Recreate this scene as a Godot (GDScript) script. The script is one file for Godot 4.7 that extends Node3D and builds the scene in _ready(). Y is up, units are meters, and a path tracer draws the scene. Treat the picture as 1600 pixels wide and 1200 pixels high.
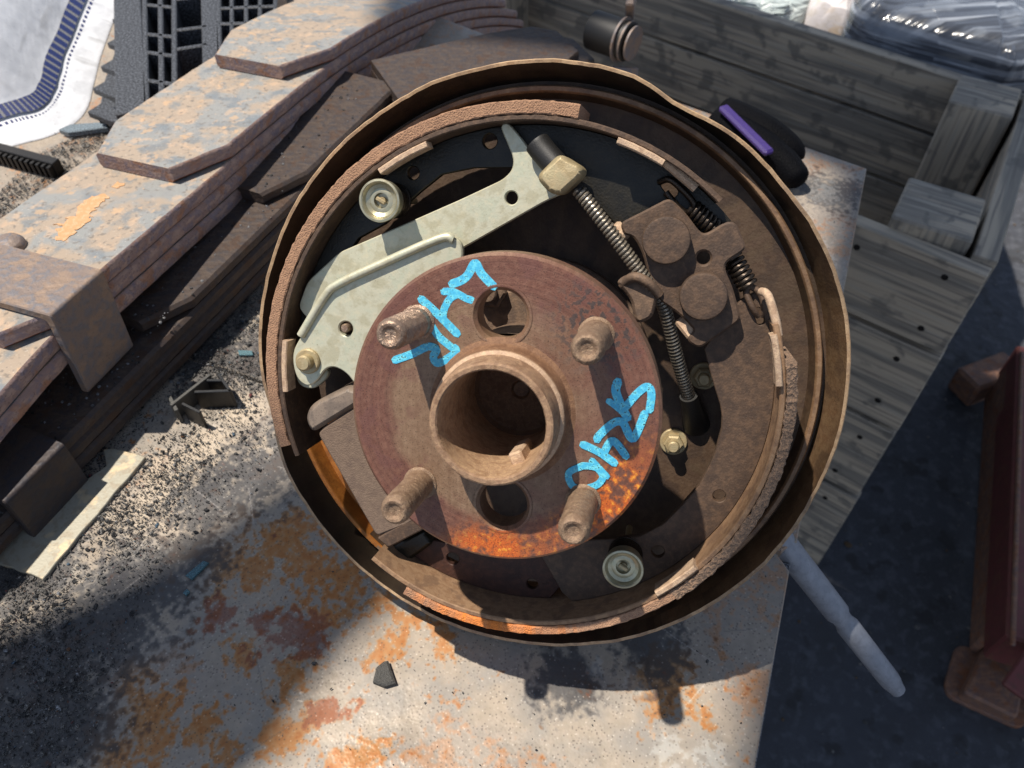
extends Node3D
# A drum brake standing on a rusty steel work table in a breaker's yard. Lengths are written in millimetres.

const MM := 0.001
const FLOOR := 0.0
const TABLE := 823.0
const SUN_FROM := Vector3(-0.3335, 0.9402, -0.0696)

var shift := {}
var rng := RandomNumberGenerator.new()
var taken := {}


class Build:
	var v := PackedVector3Array()
	var k := PackedColorArray()
	var ink := Color.WHITE
	var xf := Transform3D.IDENTITY

	func tri(a: Vector3, b: Vector3, c: Vector3) -> void:
		v.append(xf * a)
		v.append(xf * b)
		v.append(xf * c)
		k.append(ink)
		k.append(ink)
		k.append(ink)

	func quad(a: Vector3, b: Vector3, c: Vector3, d: Vector3) -> void:
		tri(a, b, c)
		tri(a, c, d)

	func quad_out(a: Vector3, b: Vector3, c: Vector3, d: Vector3, from: Vector3) -> void:
		if (b - a).cross(c - a).dot((a + c) * 0.5 - from) < 0.0:
			quad(d, c, b, a)
		else:
			quad(a, b, c, d)

	func tri_out(a: Vector3, b: Vector3, c: Vector3, from: Vector3) -> void:
		if (b - a).cross(c - a).dot((a + b + c) / 3.0 - from) < 0.0:
			tri(a, c, b)
		else:
			tri(a, b, c)


# ---------- helpers: shapes ----------

func pts(n: Array) -> PackedVector2Array:
	var o := PackedVector2Array()
	for i in range(0, n.size(), 2):
		o.append(Vector2(n[i], n[i + 1]))
	return o


func v3(p: Vector2, w: float) -> Vector3:
	return Vector3(p.x, p.y, w)


func flat(p: Vector2, y: float) -> Vector3:
	return Vector3(p.x, y, -p.y)


# the frame in which plates are drawn lying flat: x stays, the drawing's y runs away from the viewer, its thickness rises
func lying(y := 0.0) -> Transform3D:
	return Transform3D(Basis(Vector3.RIGHT, Vector3.FORWARD, Vector3.UP), Vector3(0, y, 0))


func area(o: PackedVector2Array) -> float:
	var s := 0.0
	for i in o.size():
		s += o[i].cross(o[(i + 1) % o.size()])
	return s * 0.5


func turned(o: PackedVector2Array, ccw := true) -> PackedVector2Array:
	var r := o.duplicate()
	if (area(r) > 0.0) != ccw:
		r.reverse()
	return r


func inset(o: PackedVector2Array, d: float) -> PackedVector2Array:
	var r := PackedVector2Array()
	var n := o.size()
	for i in n:
		var e0 := (o[i] - o[(i + n - 1) % n]).normalized()
		var e1 := (o[(i + 1) % n] - o[i]).normalized()
		var n0 := Vector2(e0.y, -e0.x)
		var n1 := Vector2(e1.y, -e1.x)
		r.append(o[i] - (n0 + n1) / maxf(0.5, 1.0 + n0.dot(n1)) * d)
	return r


# an outline broken up into uneven little bays
func ragged(o: PackedVector2Array, amp: float, each: float, sd: int) -> PackedVector2Array:
	var f := FastNoiseLite.new()
	f.seed = sd
	f.frequency = 0.25 / each
	f.fractal_octaves = 3
	var out := PackedVector2Array()
	for i in o.size():
		var q := o[(i + 1) % o.size()]
		var m := maxi(1, int(o[i].distance_to(q) / each))
		for j in m:
			var p := o[i].lerp(q, float(j) / m)
			out.append(p + Vector2(f.get_noise_2dv(p), f.get_noise_2dv(p + Vector2(500, 90))) * amp)
	return out


func circle(c: Vector2, r: float, n := 32) -> PackedVector2Array:
	var o := PackedVector2Array()
	for i in n:
		o.append(c + Vector2.from_angle(TAU * i / n) * r)
	return o


func rounded(o: PackedVector2Array, r: float, n := 4) -> PackedVector2Array:
	var out := PackedVector2Array()
	var m := o.size()
	for i in m:
		var a := o[(i + m - 1) % m] - o[i]
		var b := o[(i + 1) % m] - o[i]
		var p := o[i] + a.normalized() * minf(r, a.length() * 0.45)
		var q := o[i] + b.normalized() * minf(r, b.length() * 0.45)
		for j in n + 1:
			var t := float(j) / n
			out.append(p.lerp(o[i], t).lerp(o[i].lerp(q, t), t))
	return out


func fill(b: Build, o: PackedVector2Array, holes: Array, w: float, up: bool) -> void:
	var p := PackedVector2Array(o)
	for h: PackedVector2Array in holes:
		var best := INF
		var at := Vector2i.ZERO
		for i in p.size():
			for j in h.size():
				var d := p[i].distance_squared_to(h[j])
				if d < best:
					best = d
					at = Vector2i(i, j)
		var r := PackedVector2Array()
		for i in at.x + 1:
			r.append(p[i])
		for j in h.size() + 1:
			r.append(h[(at.y + j) % h.size()])
		r[r.size() - 1] += (h[(at.y + h.size() - 1) % h.size()] - h[at.y]).normalized() * 0.004
		var back := p[at.x] + (p[(at.x + 1) % p.size()] - p[at.x]).normalized() * 0.004
		r.append(back)
		for i in range(at.x + 1, p.size()):
			r.append(p[i])
		p = r
	var ids := Geometry2D.triangulate_polygon(p)
	if ids.is_empty():
		print("a face could not be filled: ", p.size(), " points ", p[0])
	for i in range(0, ids.size(), 3):
		var q := p[ids[i]]
		var s := p[ids[i + 1]]
		var t := p[ids[i + 2]]
		if ((s - q).cross(t - q) > 0.0) == up:
			b.tri(v3(q, w), v3(s, w), v3(t, w))
		else:
			b.tri(v3(q, w), v3(t, w), v3(s, w))


func wall(b: Build, o: PackedVector2Array, w0: float, p: PackedVector2Array, w1: float) -> void:
	for i in o.size():
		var j := (i + 1) % o.size()
		b.quad(v3(o[i], w0), v3(o[j], w0), v3(p[j], w1), v3(p[i], w1))


# a plate with holes from w0 up to w1, its front edges broken by a chamfer
func plate(b: Build, outline: PackedVector2Array, holes: Array, w0: float, w1: float, bev := 0.5) -> void:
	var o := turned(outline)
	if Geometry2D.triangulate_polygon(o).is_empty():
		# an outline that crosses itself: keep the largest clean loop of it
		for loop: PackedVector2Array in Geometry2D.offset_polygon(o, 0.03):
			if o == turned(outline) or absf(area(loop)) > absf(area(o)):
				o = turned(loop)
	var front := inset(o, bev)
	while bev > 0.02 and Geometry2D.triangulate_polygon(front).is_empty():
		bev *= 0.6
		front = inset(o, bev)
	var hs := []
	var hf := []
	for h: PackedVector2Array in holes:
		var c := turned(h, false)
		hs.append(c)
		hf.append(inset(c, bev))
	fill(b, front, hf, w1, true)
	fill(b, o, hs, w0, false)
	wall(b, o, w0, o, w1 - bev)
	wall(b, o, w1 - bev, front, w1)
	for i in hs.size():
		wall(b, hs[i], w0, hs[i], w1 - bev)
		wall(b, hs[i], w1 - bev, hf[i], w1)


# a profile of (radius, height) turned about an axis; wob moves a point of it, tint colours it
func lathe(b: Build, prof: Array, c: Vector2, n: int, a0 := 0.0, a1 := TAU, wob: Variant = null, tint: Variant = null, caps := false) -> void:
	var rows := []
	for i in n + 1:
		var a := a0 + (a1 - a0) * i / n
		if i == n and is_equal_approx(a1 - a0, TAU):
			rows.append(rows[0])
			continue
		var row := PackedVector3Array()
		for j in prof.size():
			var q: Vector2 = prof[j]
			if wob != null:
				q += wob.call(a, j)
			row.append(v3(c + Vector2.from_angle(a) * q.x, q.y))
		rows.append(row)
	for i in n:
		var a := a0 + (a1 - a0) * (i + 0.5) / n
		for j in prof.size() - 1:
			if tint != null:
				b.ink = tint.call(a, j)
			b.quad(rows[i][j], rows[i + 1][j], rows[i + 1][j + 1], rows[i][j + 1])
	if caps:
		for e in [0, n]:
			for j in range(1, prof.size() - 2):
				if e == 0:
					b.tri(rows[e][0], rows[e][j], rows[e][j + 1])
				else:
					b.tri(rows[e][0], rows[e][j + 1], rows[e][j])


func tube(b: Build, path: PackedVector3Array, rad: Variant, n := 12, caps := true) -> void:
	var rings := []
	var side := Vector3.ZERO
	for i in path.size():
		var d := (path[mini(i + 1, path.size() - 1)] - path[maxi(i - 1, 0)]).normalized()
		if i == 0:
			side = d.cross(Vector3.UP if absf(d.y) < 0.9 else Vector3.RIGHT).normalized()
		side = (side - d * side.dot(d)).normalized()
		var up := d.cross(side)
		var r: float = rad if rad is float else rad[i]
		var ring := PackedVector3Array()
		for j in n:
			var a := TAU * j / n
			ring.append(path[i] + (side * cos(a) + up * sin(a)) * r)
		rings.append(ring)
	for i in path.size() - 1:
		for j in n:
			var m := (j + 1) % n
			b.quad(rings[i][j], rings[i][m], rings[i + 1][m], rings[i + 1][j])
	if caps:
		for j in range(1, n - 1):
			b.tri(rings[0][0], rings[0][j + 1], rings[0][j])
			b.tri(rings[-1][0], rings[-1][j], rings[-1][j + 1])


# points along a smooth curve through the given ones
func curve(p: Array, each := 6) -> PackedVector3Array:
	var o := PackedVector3Array()
	for i in p.size() - 1:
		for j in each:
			o.append(p[i].cubic_interpolate(p[i + 1], p[maxi(i - 1, 0)], p[mini(i + 2, p.size() - 1)], float(j) / each))
	o.append(p[-1])
	return o


func coil(b: Build, path: PackedVector3Array, radius: float, wire: float, pitch: float, per := 14, sides := 6) -> void:
	var c := Curve3D.new()
	for p in path:
		c.add_point(p)
	var length := c.get_baked_length()
	var turns := length / pitch
	var o := PackedVector3Array()
	var side := Vector3.ZERO
	for i in int(turns * per) + 1:
		var s := length * i / (turns * per)
		var p := c.sample_baked(s)
		var d := (c.sample_baked(minf(s + 0.5, length)) - c.sample_baked(maxf(s - 0.5, 0.0))).normalized()
		if i == 0:
			side = d.cross(Vector3.UP).normalized()
		side = (side - d * side.dot(d)).normalized()
		var a := TAU * i / per
		o.append(p + (side * cos(a) + d.cross(side) * sin(a)) * radius)
	tube(b, o, wire, sides)


func box(b: Build, c: Vector3, size: Vector3, basis := Basis.IDENTITY, bev := 0.6) -> void:
	var h := size * 0.5
	var at := func(s: Vector3, full: int) -> Vector3:
		var p := Vector3.ZERO
		for i in 3:
			p[i] = s[i] * (h[i] if i == full else h[i] - bev)
		return c + basis * p
	for a in 3:
		var e := (a + 1) % 3
		var f := (a + 2) % 3
		for s in [-1.0, 1.0]:
			var q := []
			for m in [[-1, -1], [1, -1], [1, 1], [-1, 1]]:
				var g := Vector3.ZERO
				g[a] = s
				g[e] = m[0]
				g[f] = m[1]
				q.append(at.call(g, a))
			b.quad_out(q[0], q[1], q[2], q[3], c)
			for t in [-1.0, 1.0]:
				var g := Vector3.ZERO
				g[a] = s
				g[e] = t
				g[f] = -1
				var k := g
				k[f] = 1
				b.quad_out(at.call(g, a), at.call(k, a), at.call(k, e), at.call(g, e), c)
	for x in [-1.0, 1.0]:
		for y in [-1.0, 1.0]:
			for z in [-1.0, 1.0]:
				var g := Vector3(x, y, z)
				b.tri_out(at.call(g, 0), at.call(g, 1), at.call(g, 2), c)


# a straight bar of w by h between two points
func bar(b: Build, p: Vector3, q: Vector3, w: float, h: float, up := Vector3.UP, bev := 0.6) -> void:
	var d := (q - p).normalized()
	var x := up.cross(d).normalized()
	box(b, (p + q) * 0.5, Vector3(w, h, p.distance_to(q)), Basis(x, d.cross(x), d), bev)


func lump(b: Build, c: Vector3, size: Vector3, sd: int, rough := 0.3, n := 10, freq := 0.9) -> void:
	var f := FastNoiseLite.new()
	f.seed = sd
	f.frequency = freq
	f.fractal_octaves = 3
	var rows := []
	for i in n + 1:
		var row := PackedVector3Array()
		for j in n * 2 + 1:
			var a := PI * i / n
			var e := TAU * (j % (n * 2)) / (n * 2)
			var d := Vector3(sin(a) * cos(e), cos(a), sin(a) * sin(e))
			row.append(c + d * size * (1.0 + rough * f.get_noise_3dv(d * 1.5)))
		rows.append(row)
	for i in n:
		for j in n * 2:
			b.quad_out(rows[i][j], rows[i + 1][j], rows[i + 1][j + 1], rows[i][j + 1], c)


# one spring leaf along d: from s0 to s1, its top at lift(s), corners of its ends cut off over cut0 and cut1
func leaf(b: Build, origin: Vector3, d: Vector3, side: Vector3, s0: float, s1: float, width: float, thick: float, lift: Callable, cut0: float, cut1: float, sd := 1) -> void:
	var f := FastNoiseLite.new()
	f.seed = sd
	f.frequency = 0.06
	var rows := []
	var ss := []
	var s := s0
	while s < s1:
		ss.append(s)
		s += 7.0
	ss.append(s1)
	for x: float in [s0 + cut0, s1 - cut1]:
		ss.append(x)
	ss.sort()
	for x: float in ss:
		var hw := width * 0.5
		if cut0 > 0.0:
			hw *= clampf(0.62 + 0.38 * (x - s0) / cut0, 0.62, 1.0)
		if cut1 > 0.0:
			hw *= clampf(0.62 + 0.38 * (s1 - x) / cut1, 0.62, 1.0)
		var row := PackedVector3Array()
		var c := 2.2
		for m in [[-1, -1, 1, 0], [-1, -1, 0, 1], [-1, 0, 0, -1], [-1, 0, 1, 0], [1, 0, -1, 0], [1, 0, 0, -1], [1, -1, 0, 1], [1, -1, -1, 0]]:
			var lat: float = m[0] * (hw + 0.5 * f.get_noise_2d(x, m[0] * 40.0)) + m[2] * c
			var y: float = m[1] * thick + m[3] * c + 0.35 * f.get_noise_2d(x * 1.3, lat + 300.0)
			row.append(origin + d * x + side * lat + Vector3.UP * (lift.call(x) + y))
		rows.append(row)
	for i in rows.size() - 1:
		var mid: Vector3 = (rows[i][0] + rows[i][4]) * 0.5
		for j in 8:
			var m := (j + 1) % 8
			b.ink = Color(0.72, 0.36, 0.18) if j == 0 or j == 6 else Color.WHITE
			b.quad_out(rows[i][j], rows[i][m], rows[i + 1][m], rows[i + 1][j], mid)
	b.ink = Color.WHITE
	for e in [0, rows.size() - 1]:
		var mid: Vector3 = (rows[1][0] + rows[1][4]) * 0.5 if e == 0 else (rows[-2][0] + rows[-2][4]) * 0.5
		for j in range(1, 7):
			b.tri_out(rows[e][0], rows[e][j], rows[e][j + 1], mid)


# ---------- helpers: things ----------

func mesh_of(b: Build, angle: float) -> ArrayMesh:
	var n := b.v.size() / 3
	var face := PackedVector3Array()
	face.resize(n)
	var unit := PackedVector3Array()
	unit.resize(n)
	var near := {}
	var keys := []
	keys.resize(b.v.size())
	for i in n:
		var x := (b.v[i * 3 + 1] - b.v[i * 3]).cross(b.v[i * 3 + 2] - b.v[i * 3])
		face[i] = x
		unit[i] = x.normalized()
		if angle > 0.0:
			for j in 3:
				var key := Vector3i((b.v[i * 3 + j] * 100.0).round())
				keys[i * 3 + j] = key
				if near.has(key):
					near[key].append(i)
				else:
					near[key] = [i]
	var pos := PackedVector3Array()
	var nor := PackedVector3Array()
	var col := PackedColorArray()
	pos.resize(n * 3)
	nor.resize(n * 3)
	col.resize(n * 3)
	var limit := cos(deg_to_rad(angle))
	for i in n:
		for j in 3:
			var from := i * 3 + j
			var to := i * 3 + [0, 2, 1][j] as int
			var m := unit[i]
			if angle > 0.0:
				m = Vector3.ZERO
				for f: int in near[keys[from]]:
					if unit[f].dot(unit[i]) >= limit:
						m += face[f]
				m = m.normalized() if m.length_squared() > 0.0 else unit[i]
			pos[to] = b.v[from] * MM
			nor[to] = m
			col[to] = b.k[from]
	var arrays := []
	arrays.resize(Mesh.ARRAY_MAX)
	arrays[Mesh.ARRAY_VERTEX] = pos
	arrays[Mesh.ARRAY_NORMAL] = nor
	arrays[Mesh.ARRAY_COLOR] = col
	var out := ArrayMesh.new()
	out.add_surface_from_arrays(Mesh.PRIMITIVE_TRIANGLES, arrays)
	return out


func named(called: String) -> String:
	taken[called] = taken.get(called, -1) + 1
	return called if taken[called] == 0 else "%s_%03d" % [called, taken[called]]


func thing(called: String, label: String, category: String, base: Vector3, group := "", basis := Basis.IDENTITY) -> Node3D:
	var o := Node3D.new()
	o.name = named(called)
	add_child(o)
	o.transform = Transform3D(basis, base * MM)
	o.set_meta("label", label)
	o.set_meta("category", category)
	if group:
		o.set_meta("group", group)
	shift[o] = -(basis.inverse() * base)
	return o


# commits a shape as one named mesh: a part of a thing, a sub-part of a part, or a top-level object
func part(b: Build, called: String, m: Material, parent: Node3D = self, angle := 36.0, label := "") -> MeshInstance3D:
	var o := MeshInstance3D.new()
	o.mesh = mesh_of(b, angle)
	o.material_override = m
	o.name = named(called) if parent == self else called
	parent.add_child(o, true)
	o.position = shift.get(parent, Vector3.ZERO) * MM
	if label:
		o.set_meta("label", label)
	return o


func tag(o: Node3D, label: String, category: String, group := "", kind := "") -> Node3D:
	o.set_meta("label", label)
	if category:
		o.set_meta("category", category)
	if group:
		o.set_meta("group", group)
	if kind:
		o.set_meta("kind", kind)
	return o


# ---------- helpers: materials ----------

func nz(w: int, h: int, freq: float, oct: int, sd: int, type := FastNoiseLite.TYPE_SIMPLEX_SMOOTH, seamless := true) -> PackedByteArray:
	var f := FastNoiseLite.new()
	f.seed = sd
	f.frequency = freq
	f.fractal_octaves = oct
	f.noise_type = type
	var im := f.get_seamless_image(w, h, false, false, 0.12, true) if seamless else f.get_image(w, h, false, false, true)
	im.convert(Image.FORMAT_L8)
	return im.get_data()


# noise drawn out along x by k
func streaks(w: int, h: int, freq: float, oct: int, sd: int, k: int) -> PackedByteArray:
	var f := FastNoiseLite.new()
	f.seed = sd
	f.frequency = freq
	f.fractal_octaves = oct
	var im := f.get_seamless_image(w / k, h, false, false, 0.12, true)
	im.convert(Image.FORMAT_L8)
	im.resize(w, h, Image.INTERPOLATE_CUBIC)
	return im.get_data()


func s8(r: float, g: float, b: float) -> Color:
	return Color(r / 255.0, g / 255.0, b / 255.0)


# layers over a base colour: [noise, from, to, colour, strength], the share rising while the noise goes from one value to the other
func paint(w: int, h: int, base: Color, layers: Array) -> ImageTexture:
	var n := w * h
	var r := PackedFloat32Array()
	r.resize(n)
	r.fill(base.r)
	var g := PackedFloat32Array()
	g.resize(n)
	g.fill(base.g)
	var u := PackedFloat32Array()
	u.resize(n)
	u.fill(base.b)
	for l in layers:
		var d: PackedByteArray = l[0]
		var c: Color = l[3]
		var lut := PackedFloat32Array()
		for i in 256:
			lut.append(smoothstep(l[1], l[2], i / 255.0) * l[4] if l[2] > l[1] else (1.0 - smoothstep(l[2], l[1], i / 255.0)) * l[4])
		var cr := c.r
		var cg := c.g
		var cb := c.b
		for i in n:
			var a := lut[d[i]]
			if a > 0.004:
				r[i] += (cr - r[i]) * a
				g[i] += (cg - g[i]) * a
				u[i] += (cb - u[i]) * a
	return picture(w, h, r, g, u)


func picture(w: int, h: int, r: PackedFloat32Array, g: PackedFloat32Array, u: PackedFloat32Array) -> ImageTexture:
	var o := PackedByteArray()
	o.resize(w * h * 3)
	for i in w * h:
		o[i * 3] = clampi(int(r[i] * 255.0), 0, 255)
		o[i * 3 + 1] = clampi(int(g[i] * 255.0), 0, 255)
		o[i * 3 + 2] = clampi(int(u[i] * 255.0), 0, 255)
	return ImageTexture.create_from_image(Image.create_from_data(w, h, false, Image.FORMAT_RGB8, o))


func grey(w: int, h: int, d: PackedByteArray) -> ImageTexture:
	return ImageTexture.create_from_image(Image.create_from_data(w, h, false, Image.FORMAT_L8, d))


func mat(tex: Texture2D, tile: float, rough: float, metal := 0.0, bump: Texture2D = null, depth_mm := 0.0, tint := Color.WHITE, offset := Vector3.ZERO) -> StandardMaterial3D:
	var m := StandardMaterial3D.new()
	m.albedo_color = tint
	m.albedo_texture = tex
	m.roughness = rough
	m.metallic = metal
	m.uv1_triplanar = true
	m.uv1_triplanar_sharpness = 4.0
	m.uv1_scale = Vector3.ONE * (1000.0 / tile)
	m.uv1_offset = offset
	m.vertex_color_use_as_albedo = true
	if bump:
		m.heightmap_enabled = true
		m.heightmap_texture = bump
		m.heightmap_scale = depth_mm * 0.1
	return m


func _ready() -> void:
	rng.seed = 7
	# ---------- camera, sky, sun, exposure ----------
	var cam := Camera3D.new()
	cam.name = "camera"
	cam.position = Vector3(0, 1.270, 0)
	cam.rotation_degrees = Vector3(-50, 0, 0)
	cam.fov = 50.0
	cam.near = 0.01
	cam.far = 200.0
	var lens := CameraAttributesPhysical.new()
	lens.frustum_focal_length = 12.0 / tan(deg_to_rad(25.0))
	lens.frustum_near = 0.01
	lens.frustum_far = 200.0
	lens.frustum_focus_distance = 0.40
	lens.exposure_aperture = 14.0
	cam.attributes = lens
	add_child(cam)
	var env := Environment.new()
	env.background_mode = Environment.BG_SKY
	env.sky = Sky.new()
	var sky := ProceduralSkyMaterial.new()
	sky.sky_top_color = s8(130, 148, 178)
	sky.sky_horizon_color = s8(186, 194, 204)
	sky.sky_curve = 0.2
	sky.ground_bottom_color = s8(90, 88, 84)
	sky.ground_horizon_color = s8(150, 152, 154)
	sky.sky_energy_multiplier = 1.0
	env.sky.sky_material = sky
	env.tonemap_mode = Environment.TONE_MAPPER_LINEAR
	env.tonemap_exposure = 1.45
	env.sdfgi_enabled = true
	env.ssao_enabled = true
	env.ssil_enabled = true
	var we := WorldEnvironment.new()
	we.name = "world_environment"
	we.environment = env
	add_child(we)
	var sun := DirectionalLight3D.new()
	sun.name = "sun"
	sun.light_energy = 1.5
	sun.light_color = s8(255, 246, 233)
	sun.light_angular_distance = 0.8
	sun.shadow_enabled = true
	add_child(sun)
	sun.look_at_from_position(SUN_FROM * 5.0, Vector3.ZERO)

	make_materials()
	make_setting()
	make_table()
	make_brake()
	make_springs()
	make_table_litter()
	make_yard()


var dust_tex: Texture2D
var fine: Texture2D
var coarse: Texture2D
var fine_d: PackedByteArray
var mid_d: PackedByteArray
var big_d: PackedByteArray
var spot_d: PackedByteArray
var wood: Array = []
var M := {}


func make_materials() -> void:
	fine_d = nz(512, 512, 0.09, 4, 3)
	mid_d = nz(512, 512, 0.03, 5, 4)
	big_d = nz(512, 512, 0.012, 5, 5)
	spot_d = nz(512, 512, 0.14, 2, 6, FastNoiseLite.TYPE_SIMPLEX)
	fine = grey(512, 512, fine_d)
	coarse = grey(512, 512, mid_d)
	# brake dust over dark brown rust: shoes, webs, backing plate
	dust_tex = paint(512, 512, s8(98, 80, 66), [[mid_d, 0.35, 0.75, s8(120, 97, 78), 0.8], [big_d, 0.5, 0.75, s8(80, 66, 57), 0.6], [fine_d, 0.62, 0.9, s8(140, 112, 90), 0.5], [spot_d, 0.8, 0.95, s8(60, 46, 38), 0.5]])
	M.dust = mat(dust_tex, 60, 0.72, 0.25, fine, 0.12)
	var plate_tex := paint(512, 512, s8(196, 172, 142), [[mid_d, 0.35, 0.75, s8(176, 148, 118), 0.8], [big_d, 0.5, 0.75, s8(150, 128, 108), 0.7], [fine_d, 0.62, 0.9, s8(214, 190, 160), 0.5], [spot_d, 0.8, 0.95, s8(96, 76, 62), 0.6]])
	M.plate = mat(plate_tex, 90, 0.6, 0.15, fine, 0.1)
	M.plate.vertex_color_use_as_albedo = true
	M.sunlit_dust = mat(plate_tex, 70, 0.75, 0.1, fine, 0.1, s8(186, 170, 158))  # pale dust, lightened to paint the sun on the lower shoe ring
	M.shoe = mat(dust_tex, 70, 0.66, 0.25, fine, 0.12, s8(205, 200, 196))
	M.dark_shoe = mat(dust_tex, 70, 0.42, 0.3, fine, 0.1, s8(92, 104, 100))
	M.purple_shoe = mat(dust_tex, 70, 0.6, 0.25, fine, 0.1, s8(160, 128, 124))
	var lining := paint(512, 512, s8(206, 186, 170), [[mid_d, 0.4, 0.7, s8(226, 206, 186), 0.8], [fine_d, 0.55, 0.85, s8(170, 146, 130), 0.7], [spot_d, 0.76, 0.9, s8(240, 230, 220), 0.7]])
	M.cast = mat(paint(512, 512, s8(108, 90, 76), [[mid_d, 0.4, 0.8, s8(120, 101, 85), 0.7], [big_d, 0.5, 0.8, s8(96, 79, 68), 0.6], [spot_d, 0.82, 0.95, s8(80, 64, 54), 0.4]]), 50, 0.75, 0.2, fine, 0.2)
	M.boot = mat(paint(512, 512, s8(104, 92, 82), [[big_d, 0.4, 0.7, s8(128, 112, 98), 0.7], [fine_d, 0.6, 0.9, s8(72, 64, 58), 0.6]]), 60, 0.6, 0.0, fine, 0.06)
	M.lining = mat(lining, 45, 0.95, 0.0, fine, 0.5)
	var cake := paint(512, 512, s8(112, 92, 76), [[mid_d, 0.4, 0.7, s8(150, 120, 95), 0.8], [fine_d, 0.5, 0.8, s8(78, 66, 60), 0.7], [spot_d, 0.7, 0.9, s8(180, 160, 140), 0.6]])
	M.cake = mat(cake, 40, 0.95, 0.0, coarse, 1.2)
	var zinc := paint(512, 512, s8(190, 187, 164), [[big_d, 0.5, 0.78, s8(180, 184, 162), 0.6], [mid_d, 0.55, 0.85, s8(200, 192, 164), 0.6], [big_d, 0.5, 0.2, s8(160, 152, 122), 0.45], [mid_d, 0.45, 0.1, s8(160, 152, 124), 0.4], [fine_d, 0.78, 0.95, s8(110, 100, 80), 0.5], [spot_d, 0.9, 1.0, s8(110, 100, 82), 0.6]])
	M.zinc = mat(zinc, 80, 0.46, 0.35, fine, 0.05)
	M.cup = mat(zinc, 60, 0.34, 0.7, fine, 0.03, s8(238, 234, 228))
	M.block = mat(zinc, 50, 0.5, 0.35, fine, 0.08, s8(226, 208, 186))
	M.hub = hub_material()
	var pale := paint(512, 512, s8(176, 150, 126), [[mid_d, 0.4, 0.7, s8(196, 170, 140), 0.8], [big_d, 0.5, 0.75, s8(150, 122, 98), 0.6], [fine_d, 0.6, 0.9, s8(128, 104, 84), 0.5], [spot_d, 0.82, 0.95, s8(70, 56, 46), 0.6]])
	M.pale = mat(pale, 40, 0.75, 0.2, fine, 0.12)
	M.stud = mat(pale, 30, 0.65, 0.35, fine, 0.2, s8(190, 184, 180))
	M.bright = mat(pale, 30, 0.45, 0.6, fine, 0.2, s8(206, 206, 214))
	M.steel_wire = mat(fine, 20, 0.34, 0.55, null, 0.0, s8(255, 240, 216))
	M.dark_wire = mat(fine, 20, 0.4, 0.85, null, 0.0, s8(120, 106, 94))
	M.rubber = mat(fine, 30, 0.55, 0.0, fine, 0.05, s8(52, 50, 48))
	M.black_plastic = mat(fine, 120, 0.5, 0.0, fine, 0.06, s8(112, 116, 124))
	var cyan := Image.create_empty(512, 512, false, Image.FORMAT_RGBA8)
	for y in 512:
		for x in 512:
			var k := y * 512 + x
			var c := s8(66, 168, 204).lerp(s8(104, 198, 216), smoothstep(0.35, 0.75, mid_d[k] / 255.0)).lerp(s8(58, 122, 150), smoothstep(0.55, 0.9, fine_d[k] / 255.0) * 0.6)
			c.a = 0.0 if fine_d[k] * 0.62 + mid_d[k] * 0.38 > 174.0 else 1.0
			cyan.set_pixel(x, y, c)
	M.ink = mat(ImageTexture.create_from_image(cyan), 42, 0.55)
	M.ink.transparency = BaseMaterial3D.TRANSPARENCY_ALPHA_SCISSOR
	M.ink.alpha_scissor_threshold = 0.5

	# spring leaves: scaled, dusty steel with rust breaking through
	var sp := paint(1024, 1024, s8(152, 137, 121), [[nz(1024, 1024, 0.006, 5, 21), 0.42, 0.62, s8(128, 132, 134), 0.8], [nz(1024, 1024, 0.011, 6, 22), 0.5, 0.78, s8(106, 113, 119), 0.75], [nz(1024, 1024, 0.02, 5, 23), 0.6, 0.85, s8(178, 152, 128), 0.7], [nz(1024, 1024, 0.05, 4, 24), 0.62, 0.85, s8(98, 92, 86), 0.6], [nz(1024, 1024, 0.15, 3, 25), 0.7, 0.92, s8(205, 196, 184), 0.5], [nz(1024, 1024, 0.016, 5, 27), 0.74, 0.84, s8(186, 152, 118), 0.6]])
	var sp_h := grey(1024, 1024, nz(1024, 1024, 0.02, 6, 26))
	M.spring = mat(sp, 330, 0.82, 0.1, sp_h, 0.45)
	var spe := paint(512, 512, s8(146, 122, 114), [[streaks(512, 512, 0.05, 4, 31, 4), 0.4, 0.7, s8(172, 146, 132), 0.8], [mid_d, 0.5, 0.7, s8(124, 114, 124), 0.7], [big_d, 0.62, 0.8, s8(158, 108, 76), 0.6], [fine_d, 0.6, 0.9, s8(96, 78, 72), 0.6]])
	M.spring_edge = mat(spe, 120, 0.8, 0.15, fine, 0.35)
	M.spring_shaded = mat(spe, 120, 0.7, 0.15, coarse, 0.6, s8(112, 112, 108))  # edge texture darkened: shade painted into the lower and far stacks
	M.clamp = mat(paint(512, 512, s8(122, 108, 100), [[mid_d, 0.45, 0.7, s8(104, 104, 110), 0.7], [big_d, 0.5, 0.72, s8(138, 116, 98), 0.8], [fine_d, 0.65, 0.9, s8(92, 84, 80), 0.6]]), 110, 0.6, 0.3, coarse, 0.5)
	M.shaded_clamp = M.clamp.duplicate()
	M.shaded_clamp.albedo_color = s8(128, 128, 136)  # darker copy of the clamp, shade painted into the second strap
	M.scrap = mat(paint(512, 512, s8(150, 146, 132), [[mid_d, 0.5, 0.75, s8(140, 130, 112), 0.7], [fine_d, 0.7, 0.95, s8(110, 102, 90), 0.6], [big_d, 0.6, 0.8, s8(200, 176, 140), 0.6]]), 120, 0.6, 0.3, fine, 0.1)

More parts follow.
